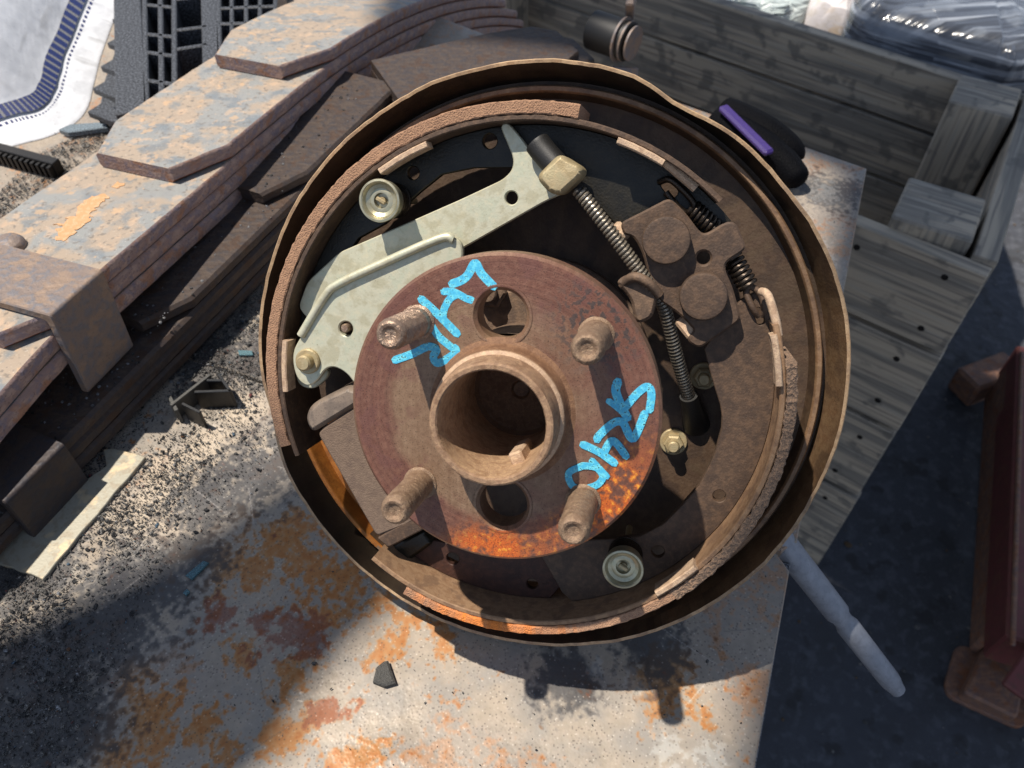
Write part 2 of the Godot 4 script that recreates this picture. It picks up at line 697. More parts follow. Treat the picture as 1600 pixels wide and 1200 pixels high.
	# weathered timber, the grain along x
	for i in 4:
		var w := paint(1024, 512, s8(170, 157, 138), [[streaks(1024, 512, 0.02, 4, 40 + i, 16), 0.4, 0.7, s8(124, 118, 108), 0.9], [streaks(1024, 512, 0.09, 4, 50 + i, 32), 0.5, 0.8, s8(100, 94, 88), 0.6], [streaks(1024, 512, 0.06, 3, 55 + i, 16), 0.62, 0.9, s8(160, 154, 142), 0.6], [nz(1024, 512, 0.012, 4, 60 + i), 0.62, 0.8, s8(96, 92, 86), 0.6], [nz(1024, 512, 0.02, 3, 65 + i, FastNoiseLite.TYPE_CELLULAR), 0.06, 0.0, s8(44, 36, 28), 0.8]])
		var g := grey(1024, 512, streaks(1024, 512, 0.07, 4, 70 + i, 32))
		var m := mat(w, 400, 0.85, 0.0, g, 0.9)
		m.uv1_scale = Vector3(1.0 / 0.7, 1.0 / 0.35, 1.0 / 0.35)
		m.uv1_offset = Vector3(0.23 * i, 0.37 * i, 0.11 * i)
		wood.append(m)


# the face of the hub flange, 140 mm square: rust in rings, dusty middle, one orange bloom
func hub_material() -> StandardMaterial3D:
	var n := 1024
	var a := nz(n, n, 0.008, 5, 81, FastNoiseLite.TYPE_SIMPLEX_SMOOTH, false)
	var c := nz(n, n, 0.035, 5, 82, FastNoiseLite.TYPE_SIMPLEX_SMOOTH, false)
	var e := nz(n, n, 0.16, 3, 83, FastNoiseLite.TYPE_SIMPLEX_SMOOTH, false)
	var ring := nz(n, 1, 0.03, 4, 84, FastNoiseLite.TYPE_SIMPLEX_SMOOTH, false)
	var st := streaks(n, n, 0.05, 3, 85, 16)
	var o := PackedByteArray()
	o.resize(n * n * 3)
	var hh := PackedByteArray()
	hh.resize(n * n)
	for y in n:
		for x in n:
			var i := y * n + x
			var px := (x - 511.5) * 140.0 / n
			var py := (511.5 - y) * 140.0 / n
			var r := sqrt(px * px + py * py)
			var na := a[i] / 255.0
			var nc := c[i] / 255.0
			var ne := e[i] / 255.0
			var nr := ring[clampi(int(r * 14.0), 0, n - 1)] / 255.0
			var ns := st[x * n + y] / 255.0
			# reddish brown, towards dusty tan inside r 48 on the left and below
			var red := 112.0 + 26.0 * (nc - 0.5) + 22.0 * (nr - 0.5)
			var grn := 76.0 + 26.0 * (nc - 0.5) + 16.0 * (nr - 0.5)
			var blu := 62.0 + 22.0 * (nc - 0.5) + 12.0 * (nr - 0.5)
			var t := smoothstep(51.0, 44.0, r + 6.0 * (na - 0.5)) * clampf(0.95 - px * 0.012 + (na - 0.5), 0.25, 1.0)
			red += (128.0 + 18.0 * (ns - 0.5) + 20.0 * (nc - 0.5) - red) * t
			grn += (102.0 + 18.0 * (ns - 0.5) + 20.0 * (nc - 0.5) - grn) * t
			blu += (80.0 + 16.0 * (ns - 0.5) + 18.0 * (nc - 0.5) - blu) * t
			# purple brown patches
			var p := smoothstep(0.55, 0.72, na) * 0.5 * smoothstep(30.0, 50.0, r)
			red += (104.0 - red) * p
			grn += (68.0 - grn) * p
			blu += (62.0 - blu) * p
			# grey oily scabs at the upper right, near the rim
			var d := smoothstep(26.0, 8.0, Vector2(px - 40.0, py - 38.0).length()) * smoothstep(0.5, 0.66, nc)
			red += (66.0 - red) * d * 0.85
			grn += (58.0 - grn) * d * 0.85
			blu += (56.0 - blu) * d * 0.85
			# the orange bloom along the lower right of the rim
			var ang := rad_to_deg(atan2(py, px))
			var low := smoothstep(26.0, 6.0, Vector2((px + 4.0) * 0.75, (py + 61.0) * 1.5).length() + 14.0 * (nc - 0.5))
			var right_side := smoothstep(34.0, 8.0, Vector2(px - 44.0, (py + 38.0) * 0.8).length() + 16.0 * (na - 0.5)) * smoothstep(44.0, 54.0, r)
			var bloom := maxf(maxf(low, right_side), 0.5 * smoothstep(-118.0, -92.0, ang) * smoothstep(8.0, -22.0, ang) * smoothstep(46.0, 60.0, r + 12.0 * (na - 0.5)))
			bloom *= smoothstep(0.3, 0.62, nc * 0.6 + na * 0.5)
			red += (224.0 - 60.0 * ne - red) * bloom * 0.95
			grn += (120.0 - 50.0 * ne - grn) * bloom * 0.95
			blu += (44.0 - 10.0 * ne - blu) * bloom * 0.95
			var yel := bloom * smoothstep(0.62, 0.8, nc * 0.7 + ne * 0.35)
			red += (236.0 - red) * yel
			grn += (166.0 - grn) * yel
			blu += (62.0 - blu) * yel
			# fine pits
			var pit := smoothstep(0.7, 0.86, ne) * 0.45
			red *= 1.0 - pit
			grn *= 1.0 - pit
			blu *= 1.0 - pit
			o[i * 3] = clampi(int(red), 0, 255)
			o[i * 3 + 1] = clampi(int(grn), 0, 255)
			o[i * 3 + 2] = clampi(int(blu), 0, 255)
			hh[i] = clampi(int(80.0 * nr + 90.0 * ne + 60.0 * nc), 0, 255)
	var tex := ImageTexture.create_from_image(Image.create_from_data(n, n, false, Image.FORMAT_RGB8, o))
	return mat(tex, 140, 0.5, 0.3, grey(n, n, hh), 0.22, Color.WHITE, Vector3(0.5, 0.5, 0.5))


# ---------- the setting ----------

func make_setting() -> void:
	var base := paint(1024, 1024, s8(54, 56, 62), [[nz(1024, 1024, 0.005, 5, 91), 0.4, 0.7, s8(50, 51, 55), 0.8], [nz(1024, 1024, 0.03, 5, 92), 0.5, 0.8, s8(78, 80, 86), 0.6], [nz(1024, 1024, 0.2, 2, 93), 0.74, 0.9, s8(104, 106, 110), 0.7], [nz(1024, 1024, 0.012, 4, 94), 0.66, 0.8, s8(38, 38, 40), 0.8]])
	var b := Build.new()
	b.quad(Vector3(-30000, FLOOR, 30000), Vector3(30000, FLOOR, 30000), Vector3(30000, FLOOR, -30000), Vector3(-30000, FLOOR, -30000))
	var g := part(b, "ground", mat(base, 900, 0.8, 0.0, grey(512, 512, mid_d), 3.0), self, 0.0)
	g.set_meta("kind", "structure")
	g.set_meta("label", "dark dirty concrete yard ground beyond the work table")

	# an unseen sheet, added and cut to keep the crate and the ground in shade
	var rise := 2300.0
	var slip := Vector2(SUN_FROM.x, -SUN_FROM.z) * (rise / SUN_FROM.y)
	var metal := mat(fine, 400, 0.5, 0.6, null, 0.0, s8(150, 152, 156))
	b = Build.new()
	b.xf = lying(TABLE + rise)
	var edge := PackedVector2Array()
	for p: Vector2 in [Vector2(46, -480), Vector2(106, 100), Vector2(130, 180), Vector2(226, 236), Vector2(205, 306), Vector2(194, 352), Vector2(213, 406), Vector2(296, 622), Vector2(180, 735), Vector2(-110, 760), Vector2(-130, 900), Vector2(-60, 1650), Vector2(720, 1062), Vector2(1400, 1440), Vector2(4200, 1440), Vector2(4200, -480)]:
		edge.append(p + slip)
	plate(b, edge, [], 0.0, 6.0, 1.0)
	var shade_sheet := part(b, "shade_sheet", metal, self, 0.0)
	shade_sheet.set_meta("kind", "structure")
	shade_sheet.set_meta("label", "unseen flat metal sheet added overhead to shade the timber crate and ground")
	# a second unseen sheet, added to throw the soft shadow on the table's left
	rise = 1900.0
	slip = Vector2(SUN_FROM.x, -SUN_FROM.z) * (rise / SUN_FROM.y)
	b = Build.new()
	b.xf = lying(TABLE + rise)
	edge = PackedVector2Array()
	for p in pts([-393.5, 183.6, -289.9, 192.9, -253, 212.3, -210.9, 234.9, -176.5, 270.4, -137.5, 301.6, -96.3, 270.4, -68.3, 226.6, -73.4, 202.5, -91.2, 183.6, -110, 155.3, -129.5, 115.3, -301.9, 16.8]):
		edge.append(p + slip)
	plate(b, edge, [], 0.0, 8.0, 1.0)
	var gusset := part(b, "left_shade_sheet", metal, self, 0.0)  # stand-in sheet, its outline set by the shadow it casts
	gusset.set_meta("kind", "structure")
	gusset.set_meta("label", "unseen metal sheet added overhead to shadow the left of the table")


# ---------- the table ----------

func make_table() -> void:
	# top texture over x -560..400, z -960..40
	var w := 1440
	var h := 1500
	var per := 1.5
	var n1 := nz(w, h, 0.005, 5, 101, FastNoiseLite.TYPE_SIMPLEX_SMOOTH, false)
	var n2 := nz(w, h, 0.022, 5, 102, FastNoiseLite.TYPE_SIMPLEX_SMOOTH, false)
	var n3 := nz(w, h, 0.1, 4, 103, FastNoiseLite.TYPE_SIMPLEX_SMOOTH, false)
	var n4 := nz(w, h, 0.3, 2, 104, FastNoiseLite.TYPE_SIMPLEX, false)
	var rust := PackedFloat32Array()
	rust.resize(w * h)
	var sand := rust.duplicate()
	var soot := rust.duplicate()
	var chalk := rust.duplicate()
	var dark_red := rust.duplicate()
	for p in pts([-126.8, 192.9, -115.4, 189.2, -145.7, 196.7, -136.7, 187.3, -98.9, 150.2, -165.2, 202.5]):
		blot(dark_red, w, h, per, p, 14)
	var rp := pts([-183.2, 247.8, -153.4, 234.9, -128.7, 247.8, -106.2, 226.6, -92.8, 210.4, -201.1, 256.7, -203.2, 157, -190.5, 148.6, -164.3, 138.7, -184.7, 127.6, -155.4, 129.1, -118.3, 163.9, -102.1, 148.6, -120.1, 135.5, 87.2, 165.6, 96.2, 155.3, 70.1, 169.2, -58.4, 198.6, -71.9, 187.3, -150.3, 183.6, -202.5, 121.3, -35.8, 183.6, -79, 126])
	var rr := [34, 36, 30, 28, 26, 20, 20, 20, 18, 20, 16, 18, 17, 15, 24, 17, 15, 17, 17, 16, 17, 14, 14]
	for i in rp.size():
		blot(rust, w, h, per, rp[i], rr[i])
	var sp := pts([-221.9, 275, -220.2, 299.1, -198.3, 261.2, -185.6, 352, -162.7, 324.8, -226.7, 375.1, -286.4, 202.5, -200.1, 319.5])
	var sr := [30, 26, 20, 22, 16, 30, 24, 26]
	for i in sp.size():
		blot(sand, w, h, per, sp[i], sr[i])
	var kp := pts([-236.2, 194.8, -258.1, 165.6, -223.9, 214.3, -190.7, 279.7, -166.2, 299.1, -149.9, 324.8, -258.2, 138.7, -193.8, 243.5, -237, 145.2, -208.6, 226.6, -295.8, 226.6, -218.8, 399.4, -186.2, 399.4, 281.8, 595.8, 27.9, 165.6, 75.5, 187.3])
	var kr := [60, 60, 50, 40, 40, 34, 60, 34, 46, 40, 60, 50, 40, 40, 26, 34]
	for i in kp.size():
		blot(soot, w, h, per, kp[i], kr[i])
	var cp := pts([45.7, 170.9, 64.5, 165.6, 69.2, 160.4, 79.3, 129.1, 102, 126, 246.9, 519.1, 276.2, 595.8])
	var cr := [10, 12, 9, 16, 16, 34, 30]
	for i in cp.size():
		blot(chalk, w, h, per, cp[i], cr[i])
	var o := PackedByteArray()
	o.resize(w * h * 3)
	var hh := PackedByteArray()
	hh.resize(w * h)
	for i in w * h:
		var a := n1[i] / 255.0
		var c := n2[i] / 255.0
		var e := n3[i] / 255.0
		var f := n4[i] / 255.0
		var t := smoothstep(0.35, 0.7, a)
		var r := 144.0 + 8.0 * t + 18.0 * (e - 0.5)
		var g := 134.0 + 6.0 * t + 16.0 * (e - 0.5)
		var b := 123.0 + 2.0 * t + 16.0 * (e - 0.5)
		# bluish grey bare steel
		t = smoothstep(0.38, 0.8, c * 0.6 + a * 0.4) * 0.45
		r += (118.0 - r) * t
		g += (120.0 - g) * t
		b += (122.0 - b) * t
		# scattered freckles of rust
		t = smoothstep(0.6, 0.72, c * 0.4 + e * 0.35 + (1.0 - a) * 0.38) * 0.4
		r += (168.0 - r) * t
		g += (112.0 - g) * t
		b += (72.0 - b) * t
		t = smoothstep(0.51, 0.73, rust[i] * 0.47 + c * 0.63 + (e - 0.5) * 0.5) * (0.5 + 0.4 * e)
		r += (184.0 - 40.0 * e - r) * t
		g += (120.0 - 34.0 * e - g) * t
		b += (56.0 - 14.0 * e - b) * t
		t = smoothstep(0.5, 0.75, sand[i] * 0.8 + c * 0.35) * 0.9
		r += (172.0 + 24.0 * (e - 0.5) - r) * t
		g += (158.0 + 24.0 * (e - 0.5) - g) * t
		b += (140.0 + 24.0 * (e - 0.5) - b) * t
		t = smoothstep(0.45, 0.75, soot[i] * 0.75 + c * 0.3 + (e - 0.5) * 0.5) * 0.8
		r += (62.0 - r) * t
		g += (62.0 - g) * t
		b += (64.0 - b) * t
		t = smoothstep(0.6, 0.72, chalk[i] * 0.6 + e * 0.45) * 0.3
		r += (186.0 - r) * t
		g += (190.0 - g) * t
		b += (188.0 - b) * t
		t = smoothstep(0.52, 0.66, dark_red[i] * 0.5 + c * 0.55 + (e - 0.5) * 0.4) * 0.6
		r += (116.0 - r) * t
		g += (68.0 - g) * t
		b += (54.0 - b) * t
		# specks
		t = smoothstep(0.8, 0.92, f) * 0.6
		r += (70.0 - r) * t
		g += (64.0 - g) * t
		b += (60.0 - b) * t
		t = smoothstep(0.14, 0.05, f) * 0.5
		r += (214.0 - r) * t
		g += (206.0 - g) * t
		b += (194.0 - b) * t
		o[i * 3] = clampi(int(r), 0, 255)
		o[i * 3 + 1] = clampi(int(g), 0, 255)
		o[i * 3 + 2] = clampi(int(b), 0, 255)
		hh[i] = clampi(int(100.0 * c + 90.0 * e + 60.0 * f), 0, 255)
	# scratches
	for i in 170:
		var p := Vector2(rng.randf() * w, rng.randf_range(0.45, 1.0) * h)
		var dir := Vector2.from_angle(rng.randf() * TAU)
		var light := rng.randf() < 0.6
		for s in rng.randi_range(8, 70):
			p += dir
			dir = dir.rotated(rng.randf_range(-0.02, 0.02))
			var x := int(p.x)
			var y := int(p.y)
			if x < 0 or y < 0 or x >= w or y >= h:
				break
			var k := (y * w + x) * 3
			for ch in 3:
				o[k + ch] = clampi(int(lerpf(o[k + ch], 216.0 - ch * 8.0 if light else 84.0, 0.28)), 0, 255)
			hh[k / 3] = hh[k / 3] / 2
	var tex := ImageTexture.create_from_image(Image.create_from_data(w, h, false, Image.FORMAT_RGB8, o))
	var m := mat(tex, 1000, 0.95, 0.05, grey(w, h, hh), 0.35)
	m.metallic_specular = 0.35
	m.uv1_scale = Vector3(1000.0 / 960.0, 1.0, 1.0)
	m.roughness_texture = coarse

	var t := thing("work_table", "rusty steel topped work table carrying the drum brake", "table", Vector3(0, FLOOR, -400))
	# local to the table's root the texture starts at x -560, z -960
	m.uv1_offset = Vector3(560.0 / 960.0, 0.0, 0.96 - 0.4)
	shift[t] = Vector3.ZERO
	t.position = Vector3.ZERO
	m.uv1_offset.z = 0.96
	var front := Build.new()
	front.xf = lying(TABLE)
	# front sheet with its clipped corner, rear sheet behind a narrow seam
	plate(front, pts([159.8, 241.8, 165.3, 229.9, 124, 120.7, 90, 30.1, -448.9, -4.1, -871.7, 90.6, -845.5, 595.8, -285, 418.5]), [], -9.0, 0.0, 0.9)
	part(front, "front_sheet", m, t, 0.0)
	var rear := Build.new()
	rear.xf = lying(TABLE)
	plate(rear, pts([322.8, 631.7, 174.3, 249.6, 163.6, 243.5, -281.8, 420.4, -841.2, 597.6, -2237.4, 2535.6, 0, 857.2]), [], -9.0, -0.6, 0.9)
	part(rear, "rear_sheet", m, t, 0.0)
	var edge_m := mat(fine, 60, 0.5, 0.3, fine, 0.1, s8(176, 180, 190))  # pale blue tint paints sky light along the sheet edges
	for e in [[Vector2(171, 240.1), Vector2(126.6, 120.7)], [Vector2(317.8, 620.1), Vector2(175.4, 247.8)]]:
		var r := Build.new()
		bar(r, flat(e[0], TABLE - 14.0) + Vector3(-3, 0, 0), flat(e[1], TABLE - 14.0) + Vector3(-3, 0, 0), 5.0, 9.0)
		part(r, "edge_strip", edge_m, t, 0.0)
	var frame := mat(spe_tex(), 200, 0.7, 0.3, coarse, 0.4, s8(150, 150, 156))
	for p: Vector2 in [Vector2(180, 560), Vector2(60, 40), Vector2(-520, 800), Vector2(-560, 40)]:
		var l := Build.new()
		box(l, Vector3(p.x, (TABLE - 12.0) * 0.5, -p.y), Vector3(50, TABLE - 24.0, 50), Basis.IDENTITY, 2.0)
		part(l, "leg", frame, t, 0.0)


func spe_tex() -> Texture2D:
	return M.spring_edge.albedo_texture


func blot(f: PackedFloat32Array, w: int, h: int, per: float, at: Vector2, r: float) -> void:
	var c := Vector2((at.x + 560.0) * per, (960.0 - at.y) * per)
	var s := r * per * 1.6
	for y in range(maxi(0, int(c.y - s)), mini(h, int(c.y + s))):
		for x in range(maxi(0, int(c.x - s)), mini(w, int(c.x + s))):
			var k := 1.0 - Vector2(x, y).distance_to(c) / s
			if k > f[y * w + x]:
				f[y * w + x] = k


# ---------- the drum brake: drawn in its own axes, z along the axle towards the viewer, z 0 at the flange face ----------

func make_brake() -> void:
	var basis := Basis(Vector3(0.98072, 0.11920, 0.15482), Vector3(0.0, 0.79237, -0.61004), Vector3(-0.19540, 0.59828, 0.77710)).orthonormalized()
	var t := thing("drum_brake", "rusty drum brake with backing plate, shoes and four stud hub, leaning back on the table", "drum brake", Vector3(-6.3, TABLE, -201.9), "", basis)
	shift[t] = -Vector3(-21.9, -146.4, -100.0)
	make_backing_plate(t)
	make_shoes(t)
	make_lever(t)
	make_cylinder(t)
	make_anchor(t)
	make_cable(t)
	for c: Vector2 in [Vector2(-64.2, 85.6), Vector2(49.8, -83.1)]:
		make_retainer(t, c)
	make_hub(t)


func make_backing_plate(t: Node3D) -> void:
	var b := Build.new()
	var f := FastNoiseLite.new()
	f.seed = 5
	f.frequency = 1.0
	var bumps := [[Vector2(75.9, 133.8), 9.0, -3.2], [Vector2(65.4, 136.2), 6.0, -1.6], [Vector2(111.3, 101.9), 12.0, -2.0], [Vector2(-149.4, -30.8), 7.0, -3.0], [Vector2(-137.9, -52), 10.0, 1.2], [Vector2(144.4, 40.6), 14.0, 1.0]]
	var wob := func(a: float, j: int) -> Vector2:
		var d := Vector2.ZERO
		if j < 8:
			d.x += 0.35 * f.get_noise_2d(cos(a) * 14.0, sin(a) * 14.0) + 0.7 * f.get_noise_2d(cos(a) * 2.5, sin(a) * 2.5)
			d.y += 0.4 * f.get_noise_2d(cos(a) * 6.0 + 50.0, sin(a) * 6.0)
			for m in bumps:
				var k := angle_difference(a, (m[0] as Vector2).angle()) / deg_to_rad(m[1])
				d.x += m[2] * exp(-k * k)
		return d
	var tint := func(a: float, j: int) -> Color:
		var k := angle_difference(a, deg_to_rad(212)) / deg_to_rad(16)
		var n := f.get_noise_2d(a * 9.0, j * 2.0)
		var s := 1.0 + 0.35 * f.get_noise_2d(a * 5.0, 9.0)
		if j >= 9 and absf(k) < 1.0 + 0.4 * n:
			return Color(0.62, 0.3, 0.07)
		if j >= 4 and j <= 6:  # rolled lip painted lighter, as an edge catching the light
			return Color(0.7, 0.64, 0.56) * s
		if j == 7 or j == 8:  # inner wall: oily dark with painted shade, dusty tan as if lit lower right
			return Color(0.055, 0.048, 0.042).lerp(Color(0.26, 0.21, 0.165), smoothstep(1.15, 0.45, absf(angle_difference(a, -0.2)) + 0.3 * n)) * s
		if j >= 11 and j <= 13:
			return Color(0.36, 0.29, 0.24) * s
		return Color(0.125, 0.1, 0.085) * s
	# back of the plate, outer wall, rolled lip, inner wall, groove, raised bead, floor
	var prof := [Vector2(30, -101), Vector2(134, -101), Vector2(146, -100), Vector2(148.6, -98), Vector2(149.9, -79), Vector2(149.8, -77.4), Vector2(149.3, -76.9), Vector2(148.0, -77.2), Vector2(145.2, -86), Vector2(142.6, -96.5), Vector2(140.8, -96.8), Vector2(140.0, -88.5), Vector2(139.2, -87.6), Vector2(137.4, -87.6), Vector2(136.4, -88.5), Vector2(134.5, -97), Vector2(124, -98.5), Vector2(30, -98.5)]
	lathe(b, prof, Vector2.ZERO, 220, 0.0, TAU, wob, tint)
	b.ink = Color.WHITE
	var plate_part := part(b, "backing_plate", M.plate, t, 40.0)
	# the axle stub and carrier behind and through the plate
	b = Build.new()
	lathe(b, [Vector2(0, -240), Vector2(41, -240), Vector2(44, -237), Vector2(44, -150), Vector2(56, -140), Vector2(56, -101)], Vector2.ZERO, 48)
	part(b, "axle_stub", M.dust, t)
	b = Build.new()
	lathe(b, [Vector2(58, -98.5), Vector2(58, -90), Vector2(56, -88), Vector2(50, -87), Vector2(47, -46), Vector2(45, -44), Vector2(0, -44)], Vector2.ZERO, 64)
	var bolt: Vector2 = Vector2(-13.8, 45.1)
	plate(b, circle(bolt, 7.5, 6), [], -44.0, -38.0, 0.8)
	lathe(b, [Vector2(4.2, -38), Vector2(4.2, -35), Vector2(3.6, -34.4), Vector2(0, -34.4)], bolt, 16)
	part(b, "bearing_carrier", M.dust, t)
	# small fixings on the floor of the plate
	for p: Vector2 in [Vector2(70.7, -36.8), Vector2(84.3, -1.3)]:
		b = Build.new()
		plate(b, circle(p, 7.0, 24), [], -98.5, -96.5, 0.4)
		plate(b, circle(p, 5.2, 6), [], -96.5, -91.0, 0.8)
		lathe(b, [Vector2(3.0, -91), Vector2(3.0, -87), Vector2(2.4, -86.4), Vector2(0, -86.4)], p, 16)
		part(b, "fixing_bolt", M.block, plate_part)


func shoe_ring(b: Build, r0: float, r1: float, w0: float, w1: float, a0: float, a1: float, rough := 0.0, c := Vector2.ZERO, tint: Variant = null) -> void:
	var f := FastNoiseLite.new()
	f.seed = int(r0 * 10.0 + a0)
	f.frequency = 0.6
	var wob := func(a: float, j: int) -> Vector2:
		return Vector2(f.get_noise_2d(a * r0 * 1.1, j * 7.0), f.get_noise_2d(a * r0 * 1.1 + 400.0, (j / 2) * 9.0)) * rough
	var e := 0.5
	var prof := [Vector2(r0, w0), Vector2(r1, w0), Vector2(r1, w1 - e), Vector2(r1 - e, w1), Vector2(r0 + e, w1), Vector2(r0, w1 - e), Vector2(r0, w0)]
	lathe(b, prof, c, int((a1 - a0) * 1.1) + 2, deg_to_rad(a0), deg_to_rad(a1), wob, tint, true)


func make_shoes(t: Node3D) -> void:
	# upper shoe: from the anchor over the top and down the left side
	var b := Build.new()
	shoe_ring(b, 119.6, 122.2, -84, -44, 45, 199, 0.12)
	var up := part(b, "brake_shoe", M.shoe, t)
	b = Build.new()
	b.ink = Color(0.44, 0.31, 0.23)
	shoe_ring(b, 122.3, 128.0, -83, -43.4, 78.5, 196, 0.55)
	part(b, "lining", M.lining, up, 30.0)
	var web := PackedVector2Array()
	for i in 52:
		web.append(Vector2.from_angle(deg_to_rad(40.0 + 142.0 * i / 51)) * 119.4)
	web.append_array(pts([-106.5, 7.6, -97.5, 49.6, -83.4, 67.8, -70.1, 74.6, -52.1, 89.5, -41, 97.6, -25.6, 100.4, -7.4, 100.3, 4.5, 96.5, 16.4, 91.6, 28.7, 87.3, 34, 82.2, 38.8, 76.8, 48.8, 69.4, 60.6, 61, 77.4, 66.8]))
	b = Build.new()
	plate(b, web, [circle(Vector2(-17.9, 112.3), 3.4, 20), circle(Vector2(-55, 98.3), 3.0, 20), rounded(pts([59.4, 92.6, 63, 95.3, 68.5, 89.2, 65.3, 85.9]), 2.5)], -64.0, -60.0, 0.4)
	part(b, "web", M.dark_shoe, up, 30.0, "dark greenish upper shoe web")
	# lower shoe: from the anchor down the right side and round the bottom
	b = Build.new()
	shoe_ring(b, 114.6, 117.2, -82, -39, -130, 17, 0.12)
	var low := part(b, "brake_shoe", M.sunlit_dust, t)
	var f := FastNoiseLite.new()
	f.frequency = 0.8
	var rusty := func(a: float, _j: int) -> Color:
		var d := rad_to_deg(a)
		var k := clampf(1.0 - absf(angle_difference(a, deg_to_rad(-97))) / deg_to_rad(24) + 0.5 * f.get_noise_1d(a * 20.0), 0.0, 1.0)
		return Color(0.5, 0.36, 0.27).lerp(Color(0.95, 0.36, 0.08), k) * (1.0 if d < -60.0 else 0.85)
	b = Build.new()
	shoe_ring(b, 117.3, 121.6, -81, -38.4, -119, -52, 0.6, Vector2.ZERO, rusty)
	part(b, "lining", M.lining, low, 30.0)
	b = Build.new()
	shoe_ring(b, 117.3, 122.0, -81, -38.2, -52, 8.5, 1.1)
	part(b, "lining", M.cake, low, 30.0, "crumbling grey brown lining")
	web = PackedVector2Array()
	for i in 50:
		web.append(Vector2.from_angle(deg_to_rad(14.0 - 92.0 * i / 49)) * 114.5)
	web.append_array(pts([18.7, -107.7, 7.7, -88.6, 18.9, -79.7, 44.2, -76.6, 56.6, -74.2, 67.3, -67.1, 74.3, -58.7, 83.5, -46.1, 87.5, -36.3, 89.8, -29.6, 92.1, -18, 92, -11.9, 90.9, -6.4, 86.5, 6.1, 82.4, 19.4, 90.2, 32.8, 97.5, 42.2, 103.9, 46.1, 110.5, 42, 115.7, 33.5]))
	b = Build.new()
	plate(b, web, [circle(Vector2(92.9, -50.9), 3.0, 20), circle(Vector2(65.4, -81.5), 3.2, 20), rounded(pts([102.7, 38.3, 106, 39.3, 108.6, 31.9, 105.4, 30.6]), 2.0)], -62.0, -58.0, 0.4)
	part(b, "web", M.shoe, low, 30.0)
	web = PackedVector2Array()
	for i in 24:
		web.append(Vector2.from_angle(deg_to_rad(-84.0 - 44.0 * i / 23)) * 114.3)
	web.append_array(pts([-59.9, -95.4, -58.3, -85.9, -44.5, -87.6, -20.8, -92.6, 2.5, -91.3, 9, -90.7, 17.7, -106]))
	b = Build.new()
	plate(b, web, [circle(Vector2(-39.5, -96.4), 3.4, 20), circle(Vector2(2.6, -106.7), 3.0, 20)], -66.0, -62.5, 0.4)
	part(b, "web_end", M.purple_shoe, low, 30.0, "purplish lower end of the shoe web")
	# guide tabs folded in from the edges of both shoes
	for d in [[Vector2(-56.7, 109.7), 84.0, 118.2, -42.0], [Vector2(52.1, 107.2), 72.0, 118.4, -42.0], [Vector2(-123.1, 6.9), 84.0, 118.0, -42.0], [Vector2(112.5, 19.1), 76.0, 114.2, -36.0], [Vector2(73.7, -85.1), 78.0, 114.2, -36.0]]:
		var a := rad_to_deg((d[0] as Vector2).angle())
		var span: float = d[1] / 3.3 / 118.0 * 57.3 * 0.5
		b = Build.new()
		shoe_ring(b, d[2] - 1.6, d[2] + 1.2, d[3] - 9.0, d[3], a - span, a + span, 0.15)
		part(b, "guide_tab", M.pale, up if d[2] > 117.0 else low)
	# hooked end of the upper shoe rim near the anchor
	b = Build.new()
	tube(b, curve([v3(Vector2(62, 102), -50), v3(Vector2(69.9, 95.5), -50), v3(Vector2(75.5, 90.9), -50)]), 2.3, 8)
	part(b, "rim_hook", M.pale, up)


